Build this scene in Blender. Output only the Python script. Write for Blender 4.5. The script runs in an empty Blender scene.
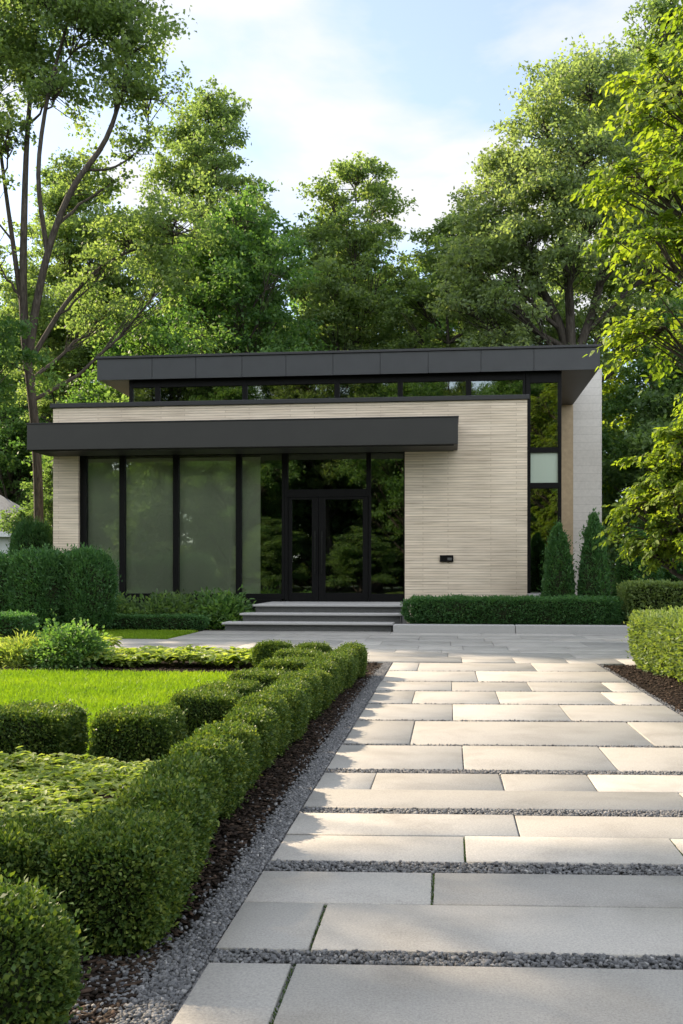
import bpy, bmesh, math, random
import numpy as np
from mathutils import Vector

PI = math.pi
scene = bpy.context.scene
COL = scene.collection

# ------------------------------------------------------------------ camera / light
CAM_H = 1.25
YAW = math.radians(6.171)
cam_data = bpy.data.cameras.new('camera')
cam = bpy.data.objects.new('camera', cam_data)
COL.objects.link(cam)
cam.location = (0, 0, CAM_H)
cam.rotation_euler = (PI/2, 0, YAW)
cam_data.sensor_fit = 'VERTICAL'
cam_data.sensor_height = 36.0
cam_data.lens = 985/1024*36.0
cam_data.shift_y = 62/1024
cam_data.clip_start = 0.05
cam_data.clip_end = 2000
scene.camera = cam

SUN_DIR = Vector((-1.42, .86, 1.0)).normalized()      # towards the sun
sun_elev = math.asin(SUN_DIR.z)
sun_az = math.atan2(SUN_DIR.x, SUN_DIR.y)             # from +Y towards +X
sd = bpy.data.lights.new('sun', 'SUN')
sd.energy = 5.0
sd.angle = math.radians(0.6)
sd.color = (1.0, 0.81, 0.58)
sun = bpy.data.objects.new('sun', sd)
COL.objects.link(sun)
sun.location = SUN_DIR*60
sun.rotation_euler = SUN_DIR.to_track_quat('Z', 'Y').to_euler()

world = bpy.data.worlds.new('World')
scene.world = world
world.use_nodes = True
wt = world.node_tree
wt.nodes.clear()
wo = wt.nodes.new('ShaderNodeOutputWorld')
bg = wt.nodes.new('ShaderNodeBackground')
sky = wt.nodes.new('ShaderNodeTexSky')
sky.sky_type = 'NISHITA'
sky.sun_disc = False
sky.sun_elevation = sun_elev
sky.sun_rotation = sun_az
sky.altitude = 200
sky.air_density = 1.0
sky.dust_density = .8
sky.ozone_density = 1.5
tc = wt.nodes.new('ShaderNodeTexCoord')
sep = wt.nodes.new('ShaderNodeSeparateXYZ')
wt.links.new(tc.outputs['Generated'], sep.inputs[0])
zz = wt.nodes.new('ShaderNodeMath'); zz.operation = 'MAXIMUM'; zz.inputs[1].default_value = 0.0
wt.links.new(sep.outputs['Z'], zz.inputs[0])
za = wt.nodes.new('ShaderNodeMath'); za.operation = 'ADD'; za.inputs[1].default_value = 0.22
wt.links.new(zz.outputs[0], za.inputs[0])
dx = wt.nodes.new('ShaderNodeMath'); dx.operation = 'DIVIDE'
dy = wt.nodes.new('ShaderNodeMath'); dy.operation = 'DIVIDE'
wt.links.new(sep.outputs['X'], dx.inputs[0]); wt.links.new(za.outputs[0], dx.inputs[1])
wt.links.new(sep.outputs['Y'], dy.inputs[0]); wt.links.new(za.outputs[0], dy.inputs[1])
cmb = wt.nodes.new('ShaderNodeCombineXYZ')
wt.links.new(dx.outputs[0], cmb.inputs[0]); wt.links.new(dy.outputs[0], cmb.inputs[1])
cn = wt.nodes.new('ShaderNodeTexNoise')
cn.inputs['Scale'].default_value = 2.1
cn.inputs['Detail'].default_value = 9
cn.inputs['Roughness'].default_value = 0.52
cn.inputs['Distortion'].default_value = 0.25
mp = wt.nodes.new('ShaderNodeMapping')
mp.inputs['Location'].default_value = (1.3, 4.2, 0)
wt.links.new(cmb.outputs[0], mp.inputs[0])
wt.links.new(mp.outputs[0], cn.inputs['Vector'])
cr = wt.nodes.new('ShaderNodeValToRGB')
cr.color_ramp.elements[0].position = 0.47
cr.color_ramp.elements[1].position = 0.59
cr.color_ramp.elements[0].color = (0.30, 0.30, 0.30, 1)
cr.color_ramp.elements[1].color = (1, 1, 1, 1)
wt.links.new(cn.outputs['Fac'], cr.inputs[0])
mx = wt.nodes.new('ShaderNodeMix'); mx.data_type = 'RGBA'
wt.links.new(cr.outputs[0], mx.inputs['Factor'])
wt.links.new(sky.outputs[0], mx.inputs['A'])
cm = wt.nodes.new('ShaderNodeMix'); cm.data_type = 'RGBA'
cf = wt.nodes.new('ShaderNodeMapRange'); cf.inputs['From Min'].default_value = -.6; cf.inputs['From Max'].default_value = .5
wt.links.new(sep.outputs['Y'], cf.inputs['Value']); wt.links.new(cf.outputs[0], cm.inputs['Factor'])
cm.inputs['A'].default_value = (11.0, 10.9, 10.7, 1)          # bright unseen cloud bank added behind the camera to fill the shaded facade
cm.inputs['B'].default_value = (3.45, 3.5, 3.56, 1)         # thin cloud on the sunny side
wt.links.new(cm.outputs['Result'], mx.inputs['B'])
wt.links.new(mx.outputs['Result'], bg.inputs['Color'])
bg.inputs['Strength'].default_value = 0.125
wt.links.new(bg.outputs[0], wo.inputs[0])

scene.view_settings.view_transform = 'Standard'
scene.view_settings.look = 'None'
scene.view_settings.exposure = 1.24
scene.view_settings.gamma = 1.0
scene.view_settings.use_curve_mapping = False
scene.render.engine = 'CYCLES'
cy = scene.cycles
cy.max_bounces = 6
cy.diffuse_bounces = 5
cy.glossy_bounces = 3
cy.transmission_bounces = 4
cy.transparent_max_bounces = 10
cy.sample_clamp_indirect = 6
cy.caustics_reflective = False
cy.caustics_refractive = False
cy.use_denoising = True

# ------------------------------------------------------------------ materials
def nm(name):
    m = bpy.data.materials.new(name)
    m.use_nodes = True
    nt = m.node_tree
    return m, nt, nt.nodes['Principled BSDF']

def link(nt, a, b): nt.links.new(a, b)

def noise(nt, scale, detail=4, rough=0.55, vec=None, dist=0.0):
    n = nt.nodes.new('ShaderNodeTexNoise')
    n.inputs['Scale'].default_value = scale
    n.inputs['Detail'].default_value = detail
    n.inputs['Roughness'].default_value = rough
    n.inputs['Distortion'].default_value = dist
    if vec is not None: link(nt, vec, n.inputs['Vector'])
    return n

def ramp(nt, fac, stops):
    r = nt.nodes.new('ShaderNodeValToRGB')
    el = r.color_ramp.elements
    while len(el) < len(stops): el.new(0.5)
    for e, (p, c) in zip(el, stops):
        e.position = p
        e.color = (c[0], c[1], c[2], 1)
    link(nt, fac, r.inputs[0])
    return r

def mixc(nt, fac, a, b, mode='MIX'):
    n = nt.nodes.new('ShaderNodeMix'); n.data_type = 'RGBA'; n.blend_type = mode
    for s, v in (('Factor', fac), ('A', a), ('B', b)):
        if hasattr(v, 'links'): link(nt, v, n.inputs[s])
        elif isinstance(v, (int, float)): n.inputs[s].default_value = v
        else: n.inputs[s].default_value = (v[0], v[1], v[2], 1)
    return n.outputs['Result']

def bump(nt, h, strength, dist, bsdf, prev=None):
    b = nt.nodes.new('ShaderNodeBump')
    b.inputs['Strength'].default_value = strength
    b.inputs['Distance'].default_value = dist
    link(nt, h, b.inputs['Height'])
    if prev is not None: link(nt, prev, b.inputs['Normal'])
    link(nt, b.outputs[0], bsdf.inputs['Normal'])
    return b.outputs[0]

def pos(nt):
    g = nt.nodes.new('ShaderNodeNewGeometry')
    return g.outputs['Position']

def leaf_mat(name, dark, mid, light, trans=0.45, tcol=None, rough=0.58, spec=0.32):
    m, nt, p = nm(name)
    at = nt.nodes.new('ShaderNodeAttribute'); at.attribute_name = 'var'
    r = ramp(nt, at.outputs['Fac'], [(0.0, dark), (0.5, mid), (1.0, light)])
    link(nt, r.outputs[0], p.inputs['Base Color'])
    p.inputs['Roughness'].default_value = rough
    p.inputs['Specular IOR Level'].default_value = spec
    tr = nt.nodes.new('ShaderNodeBsdfTranslucent')
    t = tcol or (1.85, 1.9, 0.8)
    tm = mixc(nt, 1.0, r.outputs[0], t, 'MULTIPLY')
    link(nt, tm, tr.inputs['Color'])
    ms = nt.nodes.new('ShaderNodeMixShader')
    ms.inputs[0].default_value = trans
    link(nt, p.outputs[0], ms.inputs[1]); link(nt, tr.outputs[0], ms.inputs[2])
    link(nt, ms.outputs[0], nt.nodes['Material Output'].inputs['Surface'])
    return m

M = {}
M['leaf_far'] = leaf_mat('leaf_green', (.090, .142, .066), (.145, .210, .092), (.215, .280, .122), .57)
M['leaf_dark'] = leaf_mat('leaf_deep_green', (.055, .105, .046), (.095, .160, .066), (.145, .215, .088), .54)
M['leaf_grey'] = leaf_mat('leaf_olive_green', (.110, .160, .085), (.170, .225, .118), (.235, .290, .150), .56)
M['leaf_lime'] = leaf_mat('leaf_yellow_green', (.085, .155, .022), (.155, .240, .034), (.245, .320, .050), .58, (1.7, 1.6, .6))
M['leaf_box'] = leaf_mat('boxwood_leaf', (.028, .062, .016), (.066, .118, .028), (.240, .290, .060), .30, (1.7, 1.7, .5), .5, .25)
M['leaf_thuja'] = leaf_mat('arborvitae_leaf', (.032, .092, .034), (.056, .140, .048), (.105, .205, .066), .36, None, .5, .3)
M['leaf_privet'] = leaf_mat('privet_leaf', (.090, .150, .050), (.150, .215, .075), (.250, .310, .120), .42, (1.5, 1.5, .5))
M['leaf_cover'] = leaf_mat('ground_cover_leaf', (.140, .220, .052), (.255, .330, .095), (.400, .445, .190), .52, (1.4, 1.4, .5), .55, .25)
M['leaf_shrub'] = leaf_mat('shrub_leaf', (.050, .115, .040), (.090, .175, .056), (.165, .260, .085), .48)
M['grass'] = leaf_mat('lawn_grass', (.110, .205, .012), (.165, .275, .016), (.250, .350, .025), .45, (1.5, 1.5, .5), .5, .25)

def simple(name, col, rough=.6, metal=0.0, spec=.5, nscale=None, namt=.15, bmp=None):
    m, nt, p = nm(name)
    p.inputs['Roughness'].default_value = rough
    p.inputs['Metallic'].default_value = metal
    p.inputs['Specular IOR Level'].default_value = spec
    if nscale:
        n = noise(nt, nscale, 6, .6, pos(nt))
        a = tuple(c*(1-namt) for c in col); b = tuple(min(1, c*(1+namt)) for c in col)
        r = ramp(nt, n.outputs['Fac'], [(.25, a), (.75, b)])
        link(nt, r.outputs[0], p.inputs['Base Color'])
        if bmp: bump(nt, n.outputs['Fac'], bmp[0], bmp[1], p)
    else:
        p.inputs['Base Color'].default_value = (*col, 1)
    return m

M['fascia'] = simple('dark_metal_cladding', (.036, .039, .043), .48, .0, .45, 3.0, .10)
M['canopy'] = simple('bronze_metal_cladding', (.028, .028, .027), .5, .0, .4, 2.0, .08)
M['frame'] = simple('black_window_frame', (.003, .003, .0033), .5, 0, .15)
M['flash'] = simple('roof_flashing', (.030, .031, .034), .4, .3, .5)
M['soffit'] = simple('pale_soffit', (.74, .66, .56), .7, 0, .3, 1.5, .06)
M['tan'] = simple('tan_timber', (.40, .31, .20), .6, 0, .3, 8, .15)
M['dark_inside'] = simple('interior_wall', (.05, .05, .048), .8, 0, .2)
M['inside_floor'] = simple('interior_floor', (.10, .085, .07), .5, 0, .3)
M['roofing'] = simple('flat_roof_membrane', (.06, .06, .06), .9, 0, .2, 4, .2)
M['blind'] = simple('sheer_blind_fabric', (.78, .80, .70), .9, 0, .1, 1.2, .05)
M['metal'] = simple('brushed_handle', (.03, .03, .03), .3, .9, .5)
M['bark'] = None
M['soil'] = simple('mulch_base', (.022, .016, .012), .95, 0, .1, 30, .5, (.8, .03))
M['white_wall'] = simple('white_siding', (.72, .75, .78), .7, 0, .3, 2, .04)
M['shingle'] = simple('grey_shingle', (.15, .165, .19), .85, 0, .2, 6, .25, (.5, .03))
M['blue_glass'] = simple('blue_window', (.06, .13, .22), .15, 0, .6)
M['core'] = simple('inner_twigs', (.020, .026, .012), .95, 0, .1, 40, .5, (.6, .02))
M['riser'] = simple('shaded_riser_stone', (.13, .13, .13), .75, 0, .3, 30, .2)  # shade under the tread nosings is put into this darker riser colour
M['fence'] = simple('dark_stained_boards', (.035, .030, .025), .8, 0, .2, 5, .3)
M['lens'] = simple('lamp_lens', (.10, .10, .10), .2, 0, .5)

def bark():
    m, nt, p = nm('tree_bark')
    g = pos(nt)
    mpn = nt.nodes.new('ShaderNodeMapping'); mpn.inputs['Scale'].default_value = (9, 9, 1.6)
    link(nt, g, mpn.inputs[0])
    n = noise(nt, 1.6, 8, .65, mpn.outputs[0], .6)
    r = ramp(nt, n.outputs['Fac'], [(.30, (.030, .026, .022)), (.52, (.072, .062, .052)), (.75, (.135, .120, .102))])
    link(nt, r.outputs[0], p.inputs['Base Color'])
    p.inputs['Roughness'].default_value = .9
    p.inputs['Specular IOR Level'].default_value = .15
    bump(nt, n.outputs['Fac'], .8, .04, p)
    return m
M['bark'] = bark()

def brick(name, axes):
    m, nt, p = nm(name)
    s = nt.nodes.new('ShaderNodeSeparateXYZ'); link(nt, pos(nt), s.inputs[0])
    c = nt.nodes.new('ShaderNodeCombineXYZ')
    link(nt, s.outputs[axes[0]], c.inputs[0]); link(nt, s.outputs['Z'], c.inputs[1])
    b = nt.nodes.new('ShaderNodeTexBrick')
    b.offset = .37; b.offset_frequency = 2; b.squash = 1.0
    b.inputs['Scale'].default_value = 1.0
    b.inputs['Brick Width'].default_value = 1.7
    b.inputs['Row Height'].default_value = .066
    b.inputs['Mortar Size'].default_value = .0045
    b.inputs['Mortar Smooth'].default_value = .25
    b.inputs['Bias'].default_value = -.1
    b.inputs['Color1'].default_value = (.72, .625, .505, 1)
    b.inputs['Color2'].default_value = (.62, .53, .42, 1)
    b.inputs['Mortar'].default_value = (.42, .345, .26, 1)
    link(nt, c.outputs[0], b.inputs['Vector'])
    mpn = nt.nodes.new('ShaderNodeMapping'); mpn.inputs['Scale'].default_value = (.8, 17, 1)
    link(nt, c.outputs[0], mpn.inputs[0])
    st = noise(nt, 1.0, 6, .62, mpn.outputs[0], .3)
    r1 = ramp(nt, st.outputs['Fac'], [(.30, (.68, .66, .63)), (.47, (.98, .98, .98)), (.70, (1.20, 1.19, 1.17))])
    col = mixc(nt, .9, b.outputs['Color'], r1.outputs[0], 'MULTIPLY')
    big = noise(nt, .9, 3, .5, c.outputs[0])
    r2 = ramp(nt, big.outputs['Fac'], [(.3, (.92, .91, .90)), (.7, (1.06, 1.06, 1.06))])
    col = mixc(nt, 1.0, col, r2.outputs[0], 'MULTIPLY')
    link(nt, col, p.inputs['Base Color'])
    p.inputs['Roughness'].default_value = .85
    p.inputs['Specular IOR Level'].default_value = .25
    inv = nt.nodes.new('ShaderNodeMath'); inv.operation = 'SUBTRACT'; inv.inputs[0].default_value = 1.0
    link(nt, b.outputs['Fac'], inv.inputs[1])
    n1 = bump(nt, inv.outputs[0], .9, .012, p)
    bump(nt, st.outputs['Fac'], .6, .014, p, n1)
    return m
M['brick_front'] = brick('long_brick_front', 'X')
M['brick_side'] = brick('long_brick_side', 'Y')

def fin_mat():
    m, nt, p = nm('pale_stone_panel')
    g = pos(nt)
    s = nt.nodes.new('ShaderNodeSeparateXYZ'); link(nt, g, s.inputs[0])
    c = nt.nodes.new('ShaderNodeCombineXYZ')
    link(nt, s.outputs['X'], c.inputs[0]); link(nt, s.outputs['Z'], c.inputs[1])
    b = nt.nodes.new('ShaderNodeTexBrick'); b.offset = .5
    b.inputs['Scale'].default_value = 1.0
    b.inputs['Brick Width'].default_value = 1.9; b.inputs['Row Height'].default_value = .245
    b.inputs['Mortar Size'].default_value = .006
    b.inputs['Color1'].default_value = (.60, .575, .54, 1); b.inputs['Color2'].default_value = (.56, .535, .50, 1); b.inputs['Mortar'].default_value = (.44, .42, .39, 1)
    link(nt, c.outputs[0], b.inputs['Vector'])
    n = noise(nt, 14, 6, .6, g)
    r = ramp(nt, n.outputs['Fac'], [(.3, (.9, .9, .9)), (.7, (1.05, 1.05, 1.05))])
    link(nt, mixc(nt, 1, b.outputs['Color'], r.outputs[0], 'MULTIPLY'), p.inputs['Base Color'])
    p.inputs['Roughness'].default_value = .8
    return m
M['fin'] = fin_mat()

def paving():
    m, nt, p = nm('granite_paving')
    at = nt.nodes.new('ShaderNodeAttribute'); at.attribute_name = 'var'
    r = ramp(nt, at.outputs['Fac'], [(0, (.262, .254, .238)), (.5, (.332, .319, .297)), (1, (.392, .374, .346))])
    g = pos(nt)
    fine = noise(nt, 120, 5, .8, g)
    r1 = ramp(nt, fine.outputs['Fac'], [(.34, (.66, .66, .68)), (.5, (1, 1, 1)), (.66, (1.30, 1.30, 1.28))])
    col = mixc(nt, .85, r.outputs[0], r1.outputs[0], 'MULTIPLY')
    big = noise(nt, 1.7, 6, .62, g, .4)
    r2 = ramp(nt, big.outputs['Fac'], [(.28, (.76, .755, .74)), (.52, (1, 1, 1)), (.75, (1.08, 1.08, 1.07))])
    col = mixc(nt, 1.0, col, r2.outputs[0], 'MULTIPLY')
    link(nt, col, p.inputs['Base Color'])
    p.inputs['Roughness'].default_value = .56
    p.inputs['Specular IOR Level'].default_value = .5
    bump(nt, fine.outputs['Fac'], .35, .003, p)
    return m
M['paving'] = paving()
M['step_stone'] = simple('grey_step_stone', (.36, .355, .35), .7, 0, .35, 60, .14, (.3, .003))

def gravel_base():
    m, nt, p = nm('gravel_bed')
    v = nt.nodes.new('ShaderNodeTexVoronoi'); v.inputs['Scale'].default_value = 42
    link(nt, pos(nt), v.inputs['Vector'])
    s = nt.nodes.new('ShaderNodeSeparateColor'); link(nt, v.outputs['Color'], s.inputs[0])
    r = ramp(nt, s.outputs[0], [(0, (.10, .10, .105)), (.5, (.20, .20, .205)), (1, (.34, .335, .33))])
    link(nt, r.outputs[0], p.inputs['Base Color'])
    p.inputs['Roughness'].default_value = .85
    inv = nt.nodes.new('ShaderNodeMath'); inv.operation = 'SUBTRACT'; inv.inputs[0].default_value = 1.0
    link(nt, v.outputs['Distance'], inv.inputs[1])
    bump(nt, inv.outputs[0], 1.0, .02, p)
    return m
M['gravel_bed'] = gravel_base()

def var_mat(name, stops, rough=.85, spec=.25):
    m, nt, p = nm(name)
    at = nt.nodes.new('ShaderNodeAttribute'); at.attribute_name = 'var'
    r = ramp(nt, at.outputs['Fac'], stops)
    n = noise(nt, 60, 4, .6, pos(nt))
    r2 = ramp(nt, n.outputs['Fac'], [(.3, (.8, .8, .8)), (.7, (1.15, 1.15, 1.15))])
    link(nt, mixc(nt, 1, r.outputs[0], r2.outputs[0], 'MULTIPLY'), p.inputs['Base Color'])
    p.inputs['Roughness'].default_value = rough
    p.inputs['Specular IOR Level'].default_value = spec
    return m
M['pebble'] = var_mat('crushed_stone', [(0, (.060, .062, .068)), (.5, (.145, .148, .155)), (.9, (.26, .26, .265)), (1, (.40, .39, .38))])
M['chip'] = var_mat('bark_chip', [(0, (.012, .009, .007)), (.5, (.034, .024, .018)), (.85, (.075, .050, .036)), (1, (.16, .115, .085))], .9, .15)

def ground_mat():
    m, nt, p = nm('ground_turf')
    g = pos(nt)
    n = noise(nt, .35, 6, .6, g)
    n2 = noise(nt, 25, 5, .7, g)
    r = ramp(nt, n.outputs['Fac'], [(.3, (.020, .032, .010)), (.6, (.040, .062, .016)), (.8, (.060, .085, .022))])
    r2 = ramp(nt, n2.outputs['Fac'], [(.3, (.7, .7, .7)), (.7, (1.25, 1.25, 1.25))])
    link(nt, mixc(nt, 1, r.outputs[0], r2.outputs[0], 'MULTIPLY'), p.inputs['Base Color'])
    p.inputs['Roughness'].default_value = .95
    p.inputs['Specular IOR Level'].default_value = .1
    bump(nt, n2.outputs['Fac'], .7, .04, p)
    return m
M['ground'] = ground_mat()

def lawn_mat():
    m, nt, p = nm('lawn_soil_and_turf')
    g = pos(nt)
    n2 = noise(nt, 40, 5, .7, g)
    r = ramp(nt, n2.outputs['Fac'], [(.3, (.055, .105, .010)), (.7, (.12, .20, .018))])
    link(nt, r.outputs[0], p.inputs['Base Color'])
    p.inputs['Roughness'].default_value = .95
    p.inputs['Specular IOR Level'].default_value = .1
    bump(nt, n2.outputs['Fac'], .8, .03, p)
    return m
M['lawn'] = lawn_mat()

def glass_mat(name, tint, base_refl, power=4.0):
    m, nt, p = nm(name)
    nt.nodes.remove(p)
    tr = nt.nodes.new('ShaderNodeBsdfTransparent'); tr.inputs[0].default_value = (*tint, 1)
    gl = nt.nodes.new('ShaderNodeBsdfGlossy'); gl.inputs['Color'].default_value = (.92, .96, .93, 1)
    n = noise(nt, .8, 2, .4, pos(nt))
    bp = nt.nodes.new('ShaderNodeBump'); bp.inputs['Strength'].default_value = .06; bp.inputs['Distance'].default_value = .05
    link(nt, n.outputs['Fac'], bp.inputs['Height']); link(nt, bp.outputs[0], gl.inputs['Normal'])
    gl.inputs['Roughness'].default_value = .015
    lw = nt.nodes.new('ShaderNodeLayerWeight'); lw.inputs[0].default_value = .35
    mr = nt.nodes.new('ShaderNodeMapRange')
    mr.inputs['To Min'].default_value = base_refl; mr.inputs['To Max'].default_value = 1.0
    link(nt, lw.outputs['Fresnel'], mr.inputs['Value'])
    ms = nt.nodes.new('ShaderNodeMixShader')
    link(nt, mr.outputs[0], ms.inputs[0]); link(nt, tr.outputs[0], ms.inputs[1]); link(nt, gl.outputs[0], ms.inputs[2])
    link(nt, ms.outputs[0], nt.nodes['Material Output'].inputs['Surface'])
    return m
M['glass'] = glass_mat('clear_glass', (.88, .91, .86), .11)
M['glass_dark'] = glass_mat('tinted_glass', (.40, .44, .42), .20)
mf, ntf, pf = nm('frosted_glass')
pf.inputs['Base Color'].default_value = (.40, .48, .41, 1); pf.inputs['Roughness'].default_value = .3
M['frosted'] = mf

# ------------------------------------------------------------------ object helpers
def tag(o, label=None, cat=None, group=None, kind=None):
    if label: o['label'] = label
    if cat: o['category'] = cat
    if group: o['group'] = group
    if kind: o['kind'] = kind
    return o

def empty(name, loc=(0, 0, 0), rz=0.0):
    o = bpy.data.objects.new(name, None)
    o.empty_display_size = .2
    COL.objects.link(o)
    o.location = loc; o.rotation_euler = (0, 0, rz)
    return o

def link_mesh(name, me, parent=None, loc=None):
    o = bpy.data.objects.new(name, me)
    COL.objects.link(o)
    if parent is not None: o.parent = parent
    if loc is not None: o.location = loc
    return o

def np_mesh(name, verts, faces, mats, var=None, smooth=False, midx=None):
    """faces: (n,4) or (n,3) int array, or a list of such arrays"""
    if not isinstance(faces, (list, tuple)): faces = [faces]
    me = bpy.data.meshes.new(name)
    verts = np.asarray(verts, dtype=np.float32)
    me.vertices.add(len(verts))
    me.vertices.foreach_set('co', verts.ravel())
    loops = np.concatenate([f.ravel() for f in faces]).astype(np.int32)
    tot = np.concatenate([np.full(len(f), f.shape[1]) for f in faces]).astype(np.int32)
    st = np.concatenate([[0], np.cumsum(tot)[:-1]]).astype(np.int32)
    me.loops.add(len(loops)); me.loops.foreach_set('vertex_index', loops)
    me.polygons.add(len(tot)); me.polygons.foreach_set('loop_start', st); me.polygons.foreach_set('loop_total', tot)
    if smooth: me.polygons.foreach_set('use_smooth', np.ones(len(tot), dtype=bool))
    for m in (mats if isinstance(mats, (list, tuple)) else [mats]): me.materials.append(m)
    if midx is not None: me.polygons.foreach_set('material_index', np.asarray(midx, dtype=np.int32))
    if var is not None:
        a = me.attributes.new('var', 'FLOAT', 'POINT')
        a.data.foreach_set('value', np.asarray(var, dtype=np.float32))
    me.update(calc_edges=True)
    return me

class Boxes:
    """collects chamfered boxes and links them as one mesh object"""
    def __init__(s): s.bm = bmesh.new()
    def box(s, x0, x1, y0, y1, z0, z1, bev=.004):
        r = bmesh.ops.create_cube(s.bm, size=1.0)
        vs = r['verts']
        for v in vs:
            v.co = Vector((x0+(v.co.x+.5)*(x1-x0), y0+(v.co.y+.5)*(y1-y0), z0+(v.co.z+.5)*(z1-z0)))
        if bev:
            es = list({e for v in vs for e in v.link_edges})
            bmesh.ops.bevel(s.bm, geom=es, offset=bev, segments=1, affect='EDGES', profile=.5)
        return s
    def build(s, name, mat, parent=None):
        me = bpy.data.meshes.new(name)
        s.bm.normal_update()
        s.bm.to_mesh(me); s.bm.free()
        me.materials.append(mat)
        return link_mesh(name, me, parent)

def box(name, mat, dims, parent=None, bev=.004):
    return Boxes().box(*dims, bev=bev).build(name, mat, parent)

def copy_tree(o, parent=None):
    c = o.copy()
    COL.objects.link(c)
    if parent is not None: c.parent = parent
    for ch in list(o.children): copy_tree(ch, c)
    return c

# ------------------------------------------------------------------ leaf geometry
def unit(a):
    return a/np.maximum(np.linalg.norm(a, axis=1, keepdims=True), 1e-9)

def leaf_geo(C, D, N, L, W, shape='kite', lift=.12, droop=.1):
    D = unit(D)
    S = unit(np.cross(D, N)); N = unit(np.cross(S, D))
    L = np.broadcast_to(np.asarray(L, dtype=float), (len(C),))[:, None]
    W = np.broadcast_to(np.asarray(W, dtype=float), (len(C),))[:, None]
    n = len(C)
    if shape == 'kite':
        V = np.stack([C, C+D*L*.45+S*W*.5+N*W*lift, C+D*L-N*L*droop, C+D*L*.45-S*W*.5+N*W*lift], 1)
        F = np.arange(n)[:, None]*4+np.array([[0, 1, 2, 3]])
        return V.reshape(-1, 3), F, 4
    V = np.stack([C, C+D*L*.28+S*W*.46+N*W*lift, C+D*L*.65+S*W*.38+N*(W*lift-L*droop*.4), C+D*L-N*L*droop,
                  C+D*L*.65-S*W*.38+N*(W*lift-L*droop*.4), C+D*L*.28-S*W*.46+N*W*lift], 1)
    b = np.arange(n)[:, None]*6
    F = np.concatenate([b+np.array([[0, 1, 2, 3]]), b+np.array([[0, 3, 4, 5]])])
    return V.reshape(-1, 3), F, 6

class Tubes:
    def __init__(s): s.V = []; s.F = []; s.n = 0
    def tube(s, pts, rad, k=6):
        pts = np.asarray(pts, float); rad = np.asarray(rad, float)
        t = np.gradient(pts, axis=0); t = unit(t)
        ref = np.tile([[.31, .95, .02]], (len(pts), 1))
        a = unit(np.cross(t, ref)); b = np.cross(t, a)
        ang = np.linspace(0, 2*PI, k, endpoint=False)
        ring = pts[:, None]+rad[:, None, None]*(a[:, None]*np.cos(ang)[None, :, None]+b[:, None]*np.sin(ang)[None, :, None])
        m = len(pts)
        i = np.arange(m-1)[:, None]*k; j = np.arange(k)[None]
        F = np.stack([i+j, i+(j+1) % k, i+k+(j+1) % k, i+k+j], -1).reshape(-1, 4)
        s.V.append(ring.reshape(-1, 3)); s.F.append(F+s.n); s.n += m*k
    def mesh(s, name, mat):
        return np_mesh(name, np.concatenate(s.V), np.concatenate(s.F), mat, smooth=True)

def bez(p0, p1, p2, n):
    t = np.linspace(0, 1, n)[:, None]
    return (1-t)**2*p0+2*t*(1-t)*p1+t*t*p2

def polyrad(pts, z):
    return None

# ------------------------------------------------------------------ trees
def lobes_from_profile(rng, H, base, R, n, prof):
    out = []
    for i in range(n):
        t = ((i+rng.uniform(.1, .9))/n)
        z = base+(H-base)*(.05+.92*t)
        rp = R*prof(t)
        a = i*2.39996+rng.uniform(-.7, .7)
        s = max(.27*R*(.5+.5*prof(t)), .13*R)*rng.uniform(.7, 1.3)
        d = max(0, rp*rng.uniform(.15, 1.0)**.6-.55*s)*rng.uniform(.9, 1.12)
        out.append((d*math.cos(a), d*math.sin(a), z+.12*(rp-d), s))
    out.append((0, 0, base+(H-base)*.96, .13*R+.15))
    return out

def ovate(t): return max(.2, math.sin(PI*min(1, t*.86+.10)**.92)**.62)
def broad(t): return max(.25, math.sin(PI*min(1, t*.86+.12)**.85)**.6)
def bushy(t): return max(.35, (1-t**2.4)**.6)

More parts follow.
